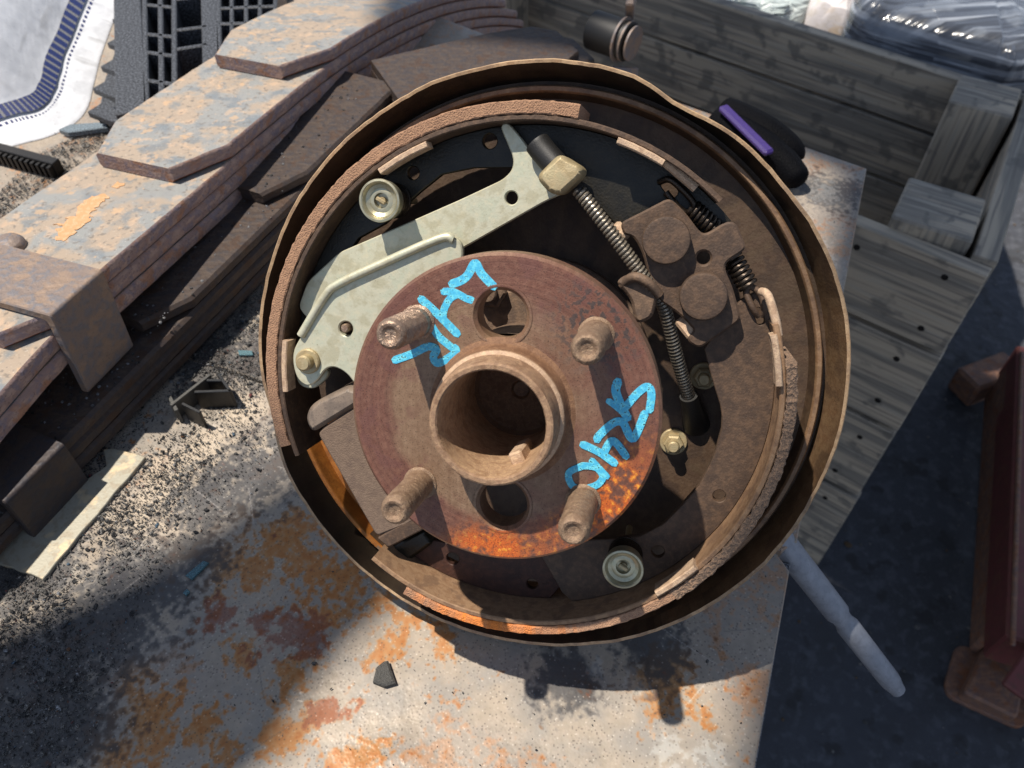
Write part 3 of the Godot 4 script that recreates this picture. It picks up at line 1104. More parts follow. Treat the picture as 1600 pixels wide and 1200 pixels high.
func make_lever(t: Node3D) -> void:
	# long strut bar with its upright prong, behind; bell crank lever in front of it
	var b := Build.new()
	var o := rounded(pts([-113.9, 34.2, -108.4, 46.9, -91.1, 61.3, -68.1, 70.6, -30.3, 86.2, -10.4, 95, -6.2, 98.9, -5.4, 103.9, -11.8, 118.4, -8.3, 120, -2.7, 113.8, 4.9, 104.1, 7.2, 99.9, 20.6, 92.6, 18.4, 89.2, 9.1, 85.3, -30, 63.8, -56, 50.8, -82.4, 34.9, -103.1, 21.7]), 3.0)
	plate(b, o, [circle(Vector2(-6.5, 86.8), 3.0, 24)], -57.0, -53.5, 0.5)
	var strut := part(b, "strut", M.zinc, t, 30.0)
	b = Build.new()
	o = rounded(pts([-113.5, 6.9, -113, 14.5, -107.5, 22.8, -94.6, 42.8, -87.3, 48.9, -64.1, 59.4, -36.3, 70.3, -29.2, 69, -26.9, 64.4, -29.2, 46.5, -53.1, 12.9, -80.6, -2.6, -85.5, 4.2, -91.9, 7.4, -96.9, 5.9, -100.9, -0.3, -106.4, -3.7, -111.6, -0.1]), 4.0)
	plate(b, o, [circle(Vector2(-85.1, 25.9), 3.5, 20)], -47.0, -43.5, 0.6)
	var lever := part(b, "parking_lever", M.zinc, t, 30.0)
	# its rolled upper edge
	b = Build.new()
	tube(b, curve([v3(Vector2(-108.1, 22), -43.0), v3(Vector2(-94.5, 41.5), -42.6), v3(Vector2(-86.5, 47.7), -42.4), v3(Vector2(-63.9, 57.8), -42.4), v3(Vector2(-37.3, 68.9), -42.6), v3(Vector2(-31.3, 68.3), -43.2)], 10), 2.1, 12)
	part(b, "rolled_edge", M.zinc, lever)
	b = Build.new()
	var c: Vector2 = Vector2(-105.1, 9.5)
	lathe(b, [Vector2(6.2, -44), Vector2(6.2, -42.2), Vector2(5.6, -41.6), Vector2(3.8, -41.6), Vector2(3.8, -37.5), Vector2(3.0, -36.6), Vector2(0, -36.4)], c, 28)
	part(b, "rivet", M.block, lever)
	b = Build.new()
	c = Vector2(-85, 26.3)
	lathe(b, [Vector2(2.2, -60), Vector2(2.2, -42.5), Vector2(1.6, -41.6), Vector2(0, -41.4)], c, 16)
	part(b, "pin", M.bright, lever)
	# the green pivot eye below the lever
	b = Build.new()
	plate(b, rounded(pts([-118.2, 1.3, -108.4, 3.4, -99.8, 3.4, -101.1, -1.3, -107.2, -6.8, -113.1, -7.1, -117.2, -4.6]), 4.0), [], -58.0, -55.0, 0.5)
	part(b, "pivot_eye", M.zinc, strut, 30.0)


func make_cylinder(t: Node3D) -> void:
	# wheel cylinder at the lower left with its two capped ends
	var b := Build.new()
	plate(b, rounded(pts([-103.5, -28, -100.6, -24.5, -81.2, -11.8, -74.8, -17.3, -69.1, -39.8, -48.7, -67.1, -51.4, -69.3, -74.6, -80.1]), 2.5), [], -80.0, -46.0, 2.4)
	var body := part(b, "wheel_cylinder", M.cast, t, 40.0)
	b = Build.new()
	plate(b, rounded(pts([-106.3, -27.6, -109.3, -20.2, -106.6, -13.8, -101, -9.7, -86.6, -2.6, -78.2, -4.2, -78.4, -9.9]), 4.5, 6), [], -78.0, -44.0, 3.5)
	part(b, "boot", M.boot, body, 50.0)
	b = Build.new()
	plate(b, rounded(pts([-74.6, -81.1, -55.3, -68.6, -49.8, -74.6, -68.6, -85.8]), 1.5), [], -72.0, -46.0, 1.2)
	part(b, "end_cap", M.shoe, body, 40.0)
	b = Build.new()
	plate(b, rounded(pts([-73.8, -92.1, -54, -79.1, -48.7, -87.1, -65.7, -100.7]), 3.0), [], -76.0, -58.0, 3.0)
	part(b, "piston", M.dark_shoe, body, 50.0)


func make_anchor(t: Node3D) -> void:
	# anchor plate with two big pins, and the return springs behind it
	var b := Build.new()
	var o := rounded(pts([43, 75.9, 52.9, 80.9, 64.3, 86.9, 71.1, 80.7, 78, 72, 80.7, 71.4, 88.6, 76.7, 92.8, 76.4, 97.7, 66.4, 96.8, 64.2, 90, 59.7, 89.1, 56.4, 92.8, 48.9, 97, 36.4, 96.6, 33.5, 79.9, 20.6, 73.8, 24.5, 77.6, 29, 75.5, 31.2, 70.8, 35.7, 66.2, 39, 61.6, 41.8, 58.6, 47.4, 54.8, 58.1, 53.5, 62.6, 50, 69, 47.7, 70.4, 44.8, 70.9]), 3.0)
	plate(b, o, [circle(Vector2(79.9, 61), 3.0, 24)], -54.5, -50.0, 0.9)
	var a := part(b, "anchor_plate", M.shoe, t, 30.0)
	for c: Vector2 in [Vector2(63.7, 68.9), Vector2(80.5, 45)]:
		b = Build.new()
		lathe(b, [Vector2(9.2, -52), Vector2(9.2, -47.5), Vector2(10.4, -47), Vector2(10.4, -42.6), Vector2(9.9, -41.9), Vector2(8.8, -41.6), Vector2(0, -41.4)], c, 48)
		part(b, "anchor_pin", M.shoe, a)
	for e in [[Vector2(70.9, 33.2), Vector2(77.8, 25.7)], [Vector2(40.5, 74.7), Vector2(45.8, 69.1)]]:
		b = Build.new()
		bar(b, v3(e[0], -57), v3(e[1], -53), 6.0, 5.0, Vector3.BACK, 1.2)
		part(b, "anchor_tab", M.pale, a)
	# one long return spring running behind the plate from hook to hook
	b = Build.new()
	coil(b, PackedVector3Array([v3(Vector2(73.3, 82.5), -58), v3(Vector2(86, 72), -60), v3(Vector2(100.1, 48.4), -57)]), 4.0, 0.95, 2.3, 14, 6)
	var s := part(b, "return_spring", M.dark_wire, t, 60.0)
	b = Build.new()
	tube(b, curve([v3(Vector2(59.4, 93.6), -60), v3(Vector2(63.9, 94.6), -56), v3(Vector2(69.6, 90.2), -55.5), v3(Vector2(74.8, 84.2), -57), v3(Vector2(73.4, 80.3), -58), v3(Vector2(68.8, 82), -57), v3(Vector2(62.4, 89.2), -57)]), 1.5, 8)
	part(b, "hook", M.dark_wire, s, 60.0)
	b = Build.new()
	tube(b, curve([v3(Vector2(100.4, 48.7), -57), v3(Vector2(99.4, 45.4), -56), v3(Vector2(102.4, 39.3), -55), v3(Vector2(105.5, 35.2), -57)]), 1.5, 8)
	tube(b, curve([v3(Vector2(100.4, 48.7), -57), v3(Vector2(104.8, 46), -56), v3(Vector2(107.3, 40), -55), v3(Vector2(106.6, 35.3), -57)]), 1.5, 8)
	part(b, "hook", M.shoe, s, 60.0)
	b = Build.new()
	tube(b, curve([v3(Vector2(105.1, 46.9), -50), v3(Vector2(107.7, 45.5), -46), v3(Vector2(111.3, 35.3), -44), v3(Vector2(112.8, 28.7), -44)]), 1.9, 10)
	part(b, "rim_hook", M.pale, s, 60.0)


func make_cable(t: Node3D) -> void:
	# parking brake cable in its wound spring cover, through a saddle and out by the plate
	var b := Build.new()
	var p := curve([v3(Vector2(24.9, 90.2), -46), v3(Vector2(36.8, 75.4), -47), v3(Vector2(48.3, 60.3), -49), v3(Vector2(56.7, 48.9), -51), v3(Vector2(62.7, 40.8), -55), v3(Vector2(66.2, 29.5), -61), v3(Vector2(69.9, 15.2), -68), v3(Vector2(74.2, 0.2), -77), v3(Vector2(78.6, -13.8), -87)], 5)
	coil(b, p, 2.55, 0.85, 1.95, 12, 6)
	var c := part(b, "cable_spring", M.steel_wire, t, 60.0)
	b = Build.new()
	tube(b, p, 2.2, 10)
	part(b, "cable", M.rubber, c)
	b = Build.new()
	tube(b, PackedVector3Array([v3(Vector2(77, -8.3), -83), v3(Vector2(79.4, -16.9), -89), v3(Vector2(81, -23.3), -95), v3(Vector2(81.9, -27.4), -99)]), [4.6, 5.2, 6.4, 7.0], 20)
	part(b, "cable_ferrule", M.rubber, c)
	# end block and the black sleeve beyond it
	b = Build.new()
	plate(b, rounded(pts([7.1, 95.5, 17.5, 105.5, 28, 99.1, 27, 95.4, 17.8, 87.4, 12.7, 89.1]), 3.4, 6), [], -54.0, -38.0, 3.0)
	part(b, "end_block", M.block, c, 50.0)
	b = Build.new()
	tube(b, curve([v3(Vector2(5.8, 110.6), -49), v3(Vector2(9.5, 106.1), -48), v3(Vector2(15.9, 99.5), -46)]), [5.6, 5.8, 5.8, 5.8, 5.8, 5.8, 5.8, 5.8, 5.8, 5.8, 5.8, 5.8, 5.8], 20)
	part(b, "sleeve", M.rubber, c)
	# saddle
	b = Build.new()
	plate(b, rounded(pts([42.1, 50, 46, 53, 51.6, 53.6, 57.9, 50.3, 61.1, 47, 60.5, 41.9, 59.1, 34.4, 53.5, 31.3, 50.6, 33, 49.2, 41.6, 45, 46.7]), 3.0), [], -53.0, -49.0, 1.4)
	tube(b, curve([v3(Vector2(44.9, 48.3), -52), v3(Vector2(50, 52.6), -47), v3(Vector2(56.3, 50.4), -46.5), v3(Vector2(61.5, 44.6), -50)]), 2.2, 10)
	part(b, "cable_saddle", M.dust, c, 45.0)


func make_retainer(t: Node3D, c: Vector2) -> void:
	var b := Build.new()
	lathe(b, [Vector2(7.2, -47), Vector2(8.8, -46), Vector2(9.2, -44), Vector2(9.3, -39.2), Vector2(9.7, -38.6), Vector2(9.5, -38.0), Vector2(8.6, -37.8), Vector2(8.0, -38.3), Vector2(7.2, -40.2), Vector2(5.6, -41.0), Vector2(4.4, -40.6), Vector2(3.5, -40.8), Vector2(3.3, -43.5), Vector2(0, -43.5)], c, 48)
	var cup := part(b, "retainer_cup", M.cup, t, 40.0)
	b = Build.new()
	coil(b, PackedVector3Array([v3(c, -60), v3(c, -46)]), 7.4, 1.0, 2.6, 24, 6)
	part(b, "hold_down_spring", M.dark_wire, cup, 60.0)
	b = Build.new()
	tube(b, PackedVector3Array([v3(c, -90), v3(c, -41.5)]), 1.7, 10)
	bar(b, v3(c + Vector2(-2.1, 1.2), -40.4), v3(c + Vector2(2.1, -1.2), -40.4), 1.9, 1.6, Vector3.BACK, 0.4)
	part(b, "hold_down_pin", M.block, cup)


func make_hub(t: Node3D) -> void:
	var b := Build.new()
	var hole_a: Vector2 = Vector2(0, 40.1)
	var hole_b: Vector2 = Vector2(0.4, -40.4)
	plate(b, circle(Vector2.ZERO, 65.5, 128), [circle(hole_a, 11.6, 40), circle(hole_b, 11.6, 40), circle(Vector2.ZERO, 23.0, 48)], -13.0, 0.0, 1.3)
	var hub := part(b, "hub_flange", M.hub, t, 28.0)
	# countersunk rims of the two access holes
	for h: Vector2 in [hole_a, hole_b]:
		b = Build.new()
		lathe(b, [Vector2(12.8, -0.2), Vector2(12.8, 0.28), Vector2(12.3, 0.4), Vector2(11.7, 0.25), Vector2(10.3, -1.6), Vector2(10.2, -12.6), Vector2(11.5, -12.8)], h, 48)
		part(b, "hole_rim", M.hub, hub)
	b = Build.new()
	lathe(b, [Vector2(20, -98), Vector2(31, -98), Vector2(31, -13)], Vector2.ZERO, 48)
	part(b, "hub_barrel", M.dust, hub)
	# pilot: a stepped ring round a deep bore
	var f := FastNoiseLite.new()
	f.frequency = 1.2
	var wob := func(a: float, j: int) -> Vector2:
		return Vector2(0.12, 0.1 if j == 12 else 0.0) * f.get_noise_2d(a * 30.0, j * 5.0)
	var tint := func(a: float, j: int) -> Color:
		if j >= 5 and j <= 6:
			return Color(0.98, 0.96, 0.96)
		if j >= 14:
			return Color(0.3, 0.25, 0.21) if j >= 16 else Color(0.8, 0.72, 0.62)  # bore floor darkened, shade painted into the recess
		if j <= 3:
			return Color(0.42, 0.31, 0.25)
		return Color(0.62, 0.54, 0.48) * (1.0 + 0.25 * f.get_noise_2d(a * 8.0, j))
	lathe_pilot(hub, wob, tint)
	b = Build.new()
	var c: Vector2 = Vector2(7.8, -18.8)
	bar(b, v3(c, -16), v3(c * 0.97, 6), 6.0, 6.5, v3(c.normalized(), 0), 0.8)
	part(b, "key_lug", M.pale, hub)
	# wheel studs
	var i := 0
	for p: Vector2 in [Vector2(-35.3, 36.5), Vector2(38.4, 33.5), Vector2(-36, -33.4), Vector2(34.6, -36.2)]:
		b = Build.new()
		var prof := [Vector2(7.4, -0.5), Vector2(7.4, 0.5), Vector2(6.9, 0.9), Vector2(6.3, 1.2), Vector2(6.2, 5.0)]
		var w := 5.5
		while w < 31.0:
			var depth: float = 0.5 if i == 0 else 0.09
			prof.append(Vector2(6.2, w))
			prof.append(Vector2(6.2 - depth, w + 0.62))
			w += 1.25
		prof.append_array([Vector2(6.1, 31.6), Vector2(5.2, 33.6), Vector2(4.4, 34.2), Vector2(3.4, 34.0), Vector2(2.2, 32.9), Vector2(0, 32.6)])
		f.seed = 20 + i
		lathe(b, prof, p, 36, 0.0, TAU, func(a: float, j: int) -> Vector2: return Vector2.ONE * 0.3 * f.get_noise_3d(cos(a) * 3.0, sin(a) * 3.0, j * 0.3))
		part(b, "wheel_stud", M.bright if i == 0 else M.stud, hub, 18.0 if i == 0 else 32.0, "threaded stud with bare steel thread" if i == 0 else "")
		i += 1
	# the two words written by hand in blue paint pen, stroke by stroke
	var strokes := [
		pts([-20.3, 52.6, -16.5, 54, -13.6, 56.3, -10.6, 61, -8, 56.9, -3.1, 51.9]), pts([-23.9, 49.4, -19.6, 49.3, -14.8, 47, -12.1, 46.1]), pts([-18, 48.5, -21.2, 46.6, -23.7, 42.4, -24.3, 39.2]),
		pts([-33.4, 46.1, -27.5, 41, -18.5, 32.3]), pts([-29.8, 36.2, -26.1, 30.7, -19.1, 25.3]), pts([-45.5, 20.3, -37.6, 23.3, -30.9, 26.5, -27.3, 25.3, -28.8, 22.3, -26.6, 19.7, -19.4, 24.2, -19.4, 26.4]),
		pts([47.5, 14.9, 46.8, 11, 49.3, 4.8, 51.7, 0.4]), pts([44.1, 6.9, 47.2, 4.7, 51.1, 1.4]), pts([51, 4.9, 55.4, 10.6, 59.1, 13.4, 60.9, 10.8, 60.4, 4]),
		pts([58.5, 2.3, 54.2, -8.3, 50, -1.8, 45.9, -2.3, 40.6, -7.7, 39.8, -9.4]), pts([34.1, -11.9, 40.7, -14.7, 47.1, -19]), pts([42.3, -15.7, 46.1, -9.5, 51.6, -15.7]),
		pts([34.3, -20.9, 28.5, -24.3, 29.7, -29.5, 33.7, -30.9, 39.7, -29.1, 42.5, -25.3, 39.8, -21.4, 34.3, -20.9]), pts([37.9, -18.5, 44.1, -24.9])]
	i = 0
	for s: PackedVector2Array in strokes:
		var soft := PackedVector2Array()
		for j in s.size() - 1:
			for e in 5:
				soft.append(s[j].cubic_interpolate(s[j + 1], s[maxi(j - 1, 0)], s[mini(j + 2, s.size() - 1)], e / 5.0))
		soft.append(s[-1])
		var out := Geometry2D.offset_polyline(soft, [1.75, 1.5, 1.55, 1.7, 1.6, 1.65, 1.8, 1.3, 1.6, 1.65, 1.6, 1.6, 1.45, 1.35][i], Geometry2D.JOIN_ROUND, Geometry2D.END_ROUND)
		var solid := []
		var holes := []
		for o: PackedVector2Array in out:
			if Geometry2D.is_polygon_clockwise(o):
				holes.append(o)
			else:
				solid.append(o)
		b = Build.new()
		plate(b, solid[0], holes, -0.1, 0.10 + 0.035 * i, 0.04)
		part(b, "paint_stroke", M.ink, hub, 0.0)
		i += 1


func lathe_pilot(hub: Node3D, wob: Callable, tint: Callable) -> void:
	var b := Build.new()
	var prof := [Vector2(31.5, -0.3), Vector2(30.5, 0.2), Vector2(29, 0.8), Vector2(28, 2.4), Vector2(27.5, 7.0), Vector2(27.3, 8.0), Vector2(26.6, 8.8), Vector2(25.9, 9.2), Vector2(25.6, 11.0), Vector2(25.4, 15.0), Vector2(25.2, 18.8), Vector2(24.8, 20.6), Vector2(24.0, 21.1), Vector2(22.4, 21.0), Vector2(21.8, 20.2), Vector2(21.5, 16.0), Vector2(21.2, -40.0), Vector2(19.5, -42.0), Vector2(4.5, -42.5), Vector2(4.0, -43.0), Vector2(2.5, -46.0), Vector2(0, -46.5)]
	lathe(b, prof, Vector2.ZERO, 96, 0.0, TAU, wob, tint)
	part(b, "pilot_ring", M.pale, hub, 32.0)


# ---------- leaf springs ----------

func make_springs() -> void:
	var d := Vector3(0.318, 0, -0.948)
	var side := Vector3(0.948, 0, 0.318)
	var o := Vector3(-212.0, 913.0, -532.6) - side * 51.0
	var lift := func(s: float) -> float: return -0.111 * maxf(s, -190.0) - 0.0005 * maxf(0.0, -190.0 - s) ** 2 - 0.00034 * maxf(0.0, s - 90.0) ** 2
	var t := thing("leaf_spring", "sunlit stack of wide rusty spring leaves with stepped ends on top", "leaf spring", o + d * -160.0 - Vector3.UP * 90.0)
	var leaves := [[12.8, 114.0, 560.0, 54.0], [0.0, -45.0, 640.0, 46.0], [-12.8, -220.0, 690.0, 25.0], [-25.6, -345.0, 720.0, 20.0], [-38.4, -450.0, 760.0, 0.0]]
	for i in leaves.size():
		var l: Array = leaves[i]
		var b := Build.new()
		leaf(b, o + Vector3.UP * l[0], d, side, l[1], l[2], 103.0 - 0.8 * (i % 2), 12.1, lift, l[3], 0.0, 11 + i)
		two_tone(b, "leaf", M.spring, M.spring_edge, t)
	# strap round the lower leaves
	strap(t, o, d, side, -202.0, -156.0, lift, -12.8, 103.0, 60.0, M.clamp)
	var b := Build.new()
	var c: Vector3 = o + d * -150.0 - side * 20.0 + Vector3.UP * (lift.call(-150.0) - 12.8)
	b.xf = Transform3D(lying().basis, c)
	lathe(b, [Vector2(10.5, -1), Vector2(10.3, 2.0), Vector2(8.6, 4.6), Vector2(5.0, 6.0), Vector2(0, 6.4)], Vector2.ZERO, 24)
	part(b, "rivet", M.clamp, t)
	# scabs where the scale has come off down to orange rust
	var slope := Basis(side, (d - Vector3.UP * 0.111).normalized(), side.cross((d - Vector3.UP * 0.111).normalized()).normalized())
	var scab := mat(paint(256, 256, s8(184, 142, 102), [[nz(256, 256, 0.05, 4, 401), 0.45, 0.75, s8(190, 158, 124), 0.8], [nz(256, 256, 0.2, 2, 402), 0.7, 0.9, s8(150, 100, 60), 0.6]]), 60, 0.9, 0.0, fine, 0.3)
	for e in [[pts([-50.1, -132.7, -60.9, -117.4, -57.5, -107.7, -60.2, -96.7, -62.5, -83.4, -55.2, -75, -49.8, -87.3, -49.3, -95.9, -42.9, -110.4, -44.9, -119.4, -42.2, -131.2]), -12.8], [pts([-57.9, -63.1, -56.8, -58.8, -52.7, -60, -51.6, -64.3, -54.3, -66.3]), -12.8]]:
		b = Build.new()
		b.xf = Transform3D(slope, o + side * 51.0 + Vector3.UP * (float(e[1]) + 0.2))
		plate(b, ragged(e[0], 5.0, 1.5, 3), [], -0.4, 0.25, 0.05)
		part(b, "rust_scab", scab, t, 0.0)

	d = Vector3(0.412, 0, -0.911)
	side = Vector3(0.911, 0, 0.412)
	o = Vector3(-234.0, TABLE, -392.0) - side * 42.0
	var level := func(s: float) -> float: return -0.012 * s
	t = thing("leaf_spring", "stack of spring leaves coloured dark for the shade under the sunlit stack", "leaf spring", o)
	leaves = [[56.0, 134.0, 320.0, 40.0], [45.4, -8.0, 330.0, 34.0], [34.6, -142.0, 340.0, 24.0], [24.0, -300.0, 345.0, 20.0], [13.2, -400.0, 350.0, 0.0]]
	for i in leaves.size():
		var l: Array = leaves[i]
		b = Build.new()
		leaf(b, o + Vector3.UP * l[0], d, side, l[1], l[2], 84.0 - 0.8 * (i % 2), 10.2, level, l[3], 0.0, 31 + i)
		part(b, "leaf", M.spring_shaded, t, 40.0)
	strap(t, o, d, side, -152.0, -106.0, level, 34.6, 84.0, 36.0, M.shaded_clamp)

	# a third stack at the back edge of the table, ending in a bushed eye
	var p: Vector2 = Vector2(-57.2, 672.1)
	var q: Vector2 = Vector2(94.2, 744.3)
	d = (flat(q, 0) - flat(p, 0)).normalized()
	side = Vector3(-d.z, 0, d.x)
	o = flat(p, TABLE) - side * 38.0
	var span := p.distance_to(q)
	var sag := func(s: float) -> float: return 6.0 - 0.0006 * maxf(0.0, s - 40.0) ** 2
	t = thing("leaf_spring", "far spring stack behind the brake with a black bush in its eye", "leaf spring", o)
	leaves = [[50.0, -46.0, span * 0.84, 0.0], [40.2, -46.5, span * 0.95, 0.0], [30.4, -47.0, span, 0.0], [20.6, -47.5, span * 0.97, 0.0]]
	for i in leaves.size():
		var l: Array = leaves[i]
		b = Build.new()
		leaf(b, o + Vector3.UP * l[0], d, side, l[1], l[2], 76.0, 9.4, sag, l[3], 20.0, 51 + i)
		part(b, "leaf", M.spring_shaded, t, 40.0)
	b = Build.new()
	var e0 := flat(Vector2(77, 765.2), TABLE + 62)
	var e1 := flat(Vector2(110.2, 740.7), TABLE + 62)
	tube(b, PackedVector3Array([e0, e0.lerp(e1, 0.02), e0.lerp(e1, 0.98), e1]), [15.0, 18.0, 18.0, 16.0], 28)
	var bush := part(b, "bush", M.rubber, t, 50.0)
	for k in [0.78, 0.92, 1.06]:
		b = Build.new()
		tube(b, PackedVector3Array([e0.lerp(e1, k), e0.lerp(e1, k + 0.05)]), 21.0 - (k - 0.78) * 18.0, 28)
		part(b, "washer", M.clamp, bush, 50.0)
	b = Build.new()
	bar(b, e0.lerp(e1, 0.95) + Vector3(0, 20, -10), e0.lerp(e1, 1.0) + Vector3(10, 60, -70), 8.0, 34.0, Vector3.UP, 1.5)
	bar(b, e0.lerp(e1, 0.92) + Vector3(0, -22, 6), e0.lerp(e1, 0.98) + Vector3(-4, -52, 24), 8.0, 26.0, Vector3.RIGHT, 1.5)
	part(b, "shackle_plate", M.clamp, t)


# a leaf whose broad face and edges have materials of their own
func two_tone(b: Build, called: String, top: Material, rim: Material, t: Node3D) -> void:
	var o := Build.new()
	var e := Build.new()
	for i in range(0, b.v.size(), 3):
		var n := (b.v[i + 1] - b.v[i]).cross(b.v[i + 2] - b.v[i]).normalized()
		var to := o if n.y > 0.86 else e
		to.v.append_array(b.v.slice(i, i + 3))
		to.k.append_array(b.k.slice(i, i + 3))
	var m := part(o, called, top, t, 50.0)
	# both as surfaces of one mesh
	var joined: ArrayMesh = m.mesh
	var second := mesh_of(e, 55.0)
	joined.add_surface_from_arrays(Mesh.PRIMITIVE_TRIANGLES, second.surface_get_arrays(0))
	m.material_override = null
	joined.surface_set_material(0, top)
	joined.surface_set_material(1, rim)


func strap(t: Node3D, o: Vector3, d: Vector3, side: Vector3, s0: float, s1: float, lift: Callable, top: float, width: float, drop: float, m: Material) -> void:
	var b := Build.new()
	var mid := (s0 + s1) * 0.5
	var y: float = lift.call(mid) + top
	var slope: float = (lift.call(s1) - lift.call(s0)) / (s1 - s0)
	var along := (d + Vector3.UP * slope).normalized()
	var up := side.cross(along).normalized()
	# a flat strip bent over both edges of the stack, drawn as its cross-section and drawn out along the leaves
	var h := width * 0.5 + 1.0
	var o2 := rounded(pts([-h - 6, -drop, -h, -drop, -h, 0.3, h, 0.3, h, -drop, h + 6, -drop, h + 6, 6, -h - 6, 6]), 3.0, 4)
	b.xf = Transform3D(Basis(side, up, -along), o + d * mid + Vector3.UP * y)
	plate(b, o2, [], -(s1 - s0) * 0.5, (s1 - s0) * 0.5, 0.8)
	part(b, "strap", m, t, 30.0)


# ---------- what lies about on the table ----------

func make_table_litter() -> void:
	# strip of scrap under the dark spring
	var b := Build.new()
	b.xf = lying(TABLE)
	plate(b, ragged(pts([-269.4, 316.3, -263.8, 317.4, -252.7, 314.3, -239.8, 310.2, -251.4, 282.6, -275.5, 223.4, -304.3, 232.5, -322.4, 239.3, -277.3, 287.4, -263.9, 303.1]), 1.0, 4.0, 5), [], 0.4, 3.2, 0.4)
	tag(part(b, "metal_strip", M.scrap), "flat pale metal strip with a cut corner lying under the dark springs", "metal strip")
	# black plastic clip with three fins
	var p := flat(Vector2(-211.8, 354.3), TABLE)
	var t := thing("plastic_clip", "small black plastic clip with three fins standing on the grit", "clip", p)
	var black := mat(fine, 30, 0.42, 0.0, fine, 0.05, s8(40, 42, 46))
	var grey_m := mat(fine, 30, 0.5, 0.0, fine, 0.05, s8(126, 124, 118))
	b = Build.new()
	bar(b, flat(Vector2(-228.8, 343.8), TABLE + 8), flat(Vector2(-208.9, 371), TABLE + 8), 2.4, 15.0, Vector3.UP, 0.3)
	part(b, "spine", grey_m, t)
	for e in [[Vector2(-220.5, 343.8), Vector2(-206.6, 336.2)], [Vector2(-214.8, 353.8), Vector2(-190.1, 354.9)], [Vector2(-208.9, 364.1), Vector2(-198.3, 364.1)]]:
		b = Build.new()
		bar(b, flat(e[0], TABLE + 9), flat(e[1], TABLE + 9), 2.2, 17.0, Vector3.UP, 0.3)
		part(b, "fin", black, t)
	b = Build.new()
	bar(b, flat(Vector2(-233.2, 353.8), TABLE + 7), flat(Vector2(-224.4, 340.5), TABLE + 7), 2.6, 14.0, Vector3.UP, 0.3)
	part(b, "end_wall", grey_m, t)
	b = Build.new()
	bar(b, flat(Vector2(-202.3, 369.9), TABLE + 9), flat(Vector2(-190.3, 353.8), TABLE + 9), 2.2, 17.0, Vector3.UP, 0.3)
	part(b, "end_wall", black, t)
	# chip of dark rubber in the sun
	b = Build.new()
	b.xf = lying(TABLE)
	plate(b, pts([-73.9, 170.5, -70.3, 173.7, -67.9, 174.1, -65.2, 167.7, -62.6, 161.8, -68.6, 160, -75.1, 162.5]), [], 0.3, 4.5, 1.2)
	tag(part(b, "rubber_chip", mat(fine, 20, 0.8, 0.0, coarse, 0.6, s8(134, 132, 126))), "dark wedge shaped chip lying alone on the sunlit sheet", "chip")
	# splinters of blue plastic
	for e in [[pts([-193, 226.1, -188.6, 223.6, -181.3, 234.4, -184.7, 235.7]), "thin pale blue plastic splinter lying on the rust patch"], [pts([-200.4, 406, -198.4, 401, -188.2, 401, -190, 405.4]), "pale blue plastic splinter on the grit beside the brake"], [pts([-191.7, 215.1, -189.4, 213.5, -187.8, 215.9, -189.7, 217.5]), "tiny blue plastic bit below the longer blue splinter"]]:
		b = Build.new()
		b.xf = lying(TABLE)
		plate(b, e[0], [], 0.3, 2.0, 0.3)
		tag(part(b, "plastic_splinter", mat(fine, 30, 0.5, 0.0, null, 0.0, s8(130, 190, 205))), e[1], "splinter", "blue plastic splinters")
	# pipe that sticks out from under the brake, over the edge of the table
	var a := flat(Vector2(151.3, 264.9), TABLE + 9)
	var z := flat(Vector2(249.6, 189.9), 735)
	b = Build.new()
	var path := PackedVector3Array()
	var rad := []
	for i in 41:
		var k := i / 40.0
		path.append(a.lerp(z, k))
		var r := 8.6 - 1.9 * k
		if absf(k - 0.585) < 0.02:
			r -= 1.3
		elif k < 0.57:
			r += 0.35
		if k > 0.93:
			r *= 1.0 - 0.3 * smoothstep(0.93, 1.0, k)
		rad.append(r)
	tube(b, path, rad, 24)
	var pipe_tex := paint(512, 512, s8(134, 137, 144), [[mid_d, 0.4, 0.8, s8(118, 121, 129), 0.7], [big_d, 0.55, 0.75, s8(150, 153, 160), 0.5], [fine_d, 0.7, 0.95, s8(90, 90, 96), 0.6]])
	tag(part(b, "pipe", mat(pipe_tex, 90, 0.5, 0.25, fine, 0.1), self, 50.0), "grey painted pipe sticking out from under the brake beyond the table edge", "pipe")
	# glove with a purple band behind the brake
	t = thing("work_glove", "black rubber glove with a purple cuff on the table behind the brake", "glove", flat(Vector2(235, 658.6), TABLE))
	var glove := mat(fine, 30, 0.6, 0.0, coarse, 0.6, s8(27, 28, 34))
	glove.metallic_specular = 0.15
	b = Build.new()
	tube(b, curve([flat(Vector2(189.9, 674.6), TABLE + 16), flat(Vector2(210.9, 647.9), TABLE + 20), flat(Vector2(235.1, 620.4), TABLE + 17), flat(Vector2(246.5, 603.5), TABLE + 13), flat(Vector2(251.2, 594.2), TABLE + 11)], 4), [17.0, 17.5, 18.0, 17.5, 17.0, 16.5, 16.0, 15.0, 14.0, 13.5, 13.0, 12.5, 12.0, 11.5, 10.5, 8.0, 3.0], 16)
	part(b, "finger", glove, t, 50.0)
	b = Build.new()
	tube(b, curve([flat(Vector2(196.8, 685.3), TABLE + 22), flat(Vector2(223.5, 656), TABLE + 22), flat(Vector2(241.7, 640.9), TABLE + 18), flat(Vector2(250.2, 633), TABLE + 14), flat(Vector2(250.4, 629.1), TABLE + 10)], 4), [15.0, 16.0, 17.0, 17.0, 17.0, 17.0, 16.0, 15.5, 15.0, 14.5, 14.0, 13.5, 13.0, 12.0, 11.0, 8.0, 3.0], 16)
	part(b, "finger", glove, t, 50.0)
	b = Build.new()
	bar(b, flat(Vector2(189.1, 666.8), TABLE + 40), flat(Vector2(220.6, 603.8), TABLE + 34), 10.0, 6.0, Vector3.UP, 2.0)
